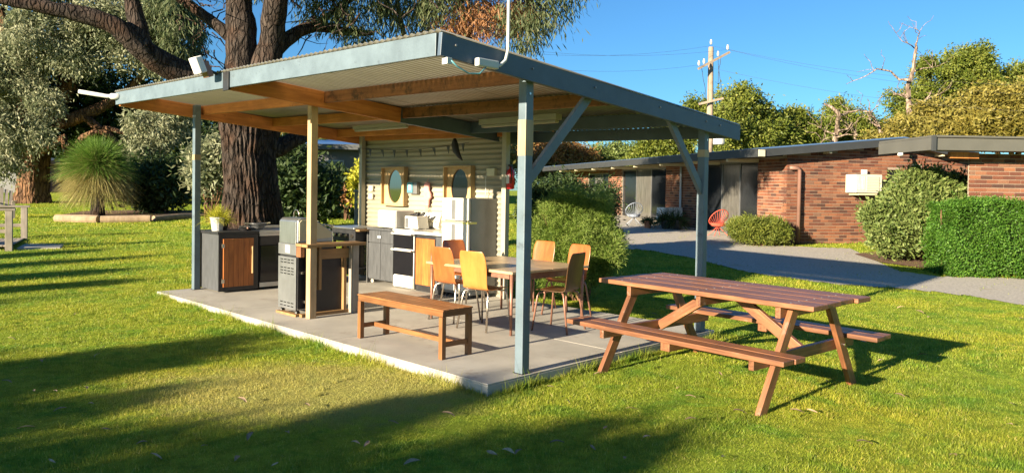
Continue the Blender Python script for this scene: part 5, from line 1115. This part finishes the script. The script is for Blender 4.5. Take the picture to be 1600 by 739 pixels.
rel_ = np.stack([X-FC.x, Y-FC.y], 1); la = rel_ @ np.array([U.x, U.y]); lbv = rel_ @ np.array([V.x, V.y]); ok = ~((la > -.03) & (la < 7.0) & (lbv > -.03) & (lbv < 3.58)) & ~inpoly(X, Y, drive_poly)
X, Y = X[ok], Y[ok]; n = len(X); Z = zt(Y)-.002; th = rg.uniform(0, 6.283, n); ww = .006; hh = rg.uniform(.02, .05, n); sx, sy = np.cos(th)*ww/2, np.sin(th)*ww/2; lean = rg.normal(0, .55, (n, 2))*hh[:, None]
tris.append(np.stack([np.stack([X-sx, Y-sy, Z], 1), np.stack([X+sx, Y+sy, Z], 1), np.stack([X+lean[:, 0], Y+lean[:, 1], Z+hh], 1)], 1))   # scattered tufts
n = 9000; e_ = rg.uniform(0, 1, n); sel = rg.uniform(0, 1, n) < .66
la = np.where(sel, e_*7, -np.abs(rg.normal(.0, .03, n))-.006); lbv = np.where(sel, -np.abs(rg.normal(.0, .03, n))-.006, e_*3.55)
X = FC.x+U.x*la+V.x*lbv; Y = FC.y+U.y*la+V.y*lbv; Z = zt(Y)-.002; th = rg.uniform(0, 6.283, n); ww = .006; hh = rg.gamma(4, .013, n)*(.6+.8*np.sin(la*3.1+lbv*4)**2)
sx, sy = np.cos(th)*ww/2, np.sin(th)*ww/2; lean = rg.normal(0, .4, (n, 2))*hh[:, None]
tris.append(np.stack([np.stack([X-sx, Y-sy, Z], 1), np.stack([X+sx, Y+sy, Z], 1), np.stack([X+lean[:, 0], Y+lean[:, 1], Z+hh], 1)], 1))
tag(quads('grass', np.concatenate(tris), M['grass']), 'short mown grass of the lawn', 'grass', kind='stuff')
# ------------------------------------------------------------------ fallen leaves
lv = MB(); nn = 9
for i in range(nn+1):
    t_ = i/nn; w = .022*math.sin(math.pi*min(1, t_*1.02))**.8+.001; z = .012+.018*math.sin(t_*3.0); y = .01*math.sin(t_*4)
    lv.v += [(-.08+.16*t_, y-w, z+.008), (-.08+.16*t_, y, z), (-.08+.16*t_, y+w, z+.01)]
for i in range(nn): lv.f += [(i*3, i*3+3, i*3+4, i*3+1), (i*3+1, i*3+4, i*3+5, i*3+2)]
first = None; rr = random.Random(9)
spots = [(18, 534), (152, 560), (224, 552), (94, 647), (243, 722), (53, 617), (1406, 624), (1580, 637), (1578, 670), (1268, 649), (1245, 650), (1155, 651), (1496, 481), (1326, 510), (1196, 605), (750, 614), (636, 577), (595, 577), (987, 646), (769, 717), (572, 702), (1490, 720), (1010, 690), (330, 505), (870, 700), (1350, 700), (700, 655), (120, 495), (1060, 612), (1440, 560), (480, 640), (860, 610), (1530, 585), (390, 690)]
spots += [(rr.uniform(0, 1600), rr.uniform(470, 735)) for _ in range(60)]
for x, y in spots:
    g_ = ground(x, y); q_ = g_-FC
    if -.15 < q_.dot(U) < 7.1 and -.15 < q_.dot(V) < 3.7: continue
    if first is None: o = lv.build('fallen_leaf', M['leaf_fallen'], None, smooth=True); first = o.data; sm = o.modifiers.new('solid', 'SOLIDIFY'); sm.thickness = .0015
    else: o = mesh_obj('fallen_leaf', first, None)
    o.location = g_+Vector((0, 0, .028)); o.rotation_euler = (rr.uniform(-.4, .4), rr.uniform(-.3, .3), rr.uniform(0, 6.3)); s_ = rr.uniform(.3, .68); o.scale = (s_, s_, s_)
    tag(o, 'small dry brown leaf fallen on the lawn', 'leaf', 'dry leaves scattered on the lawn')
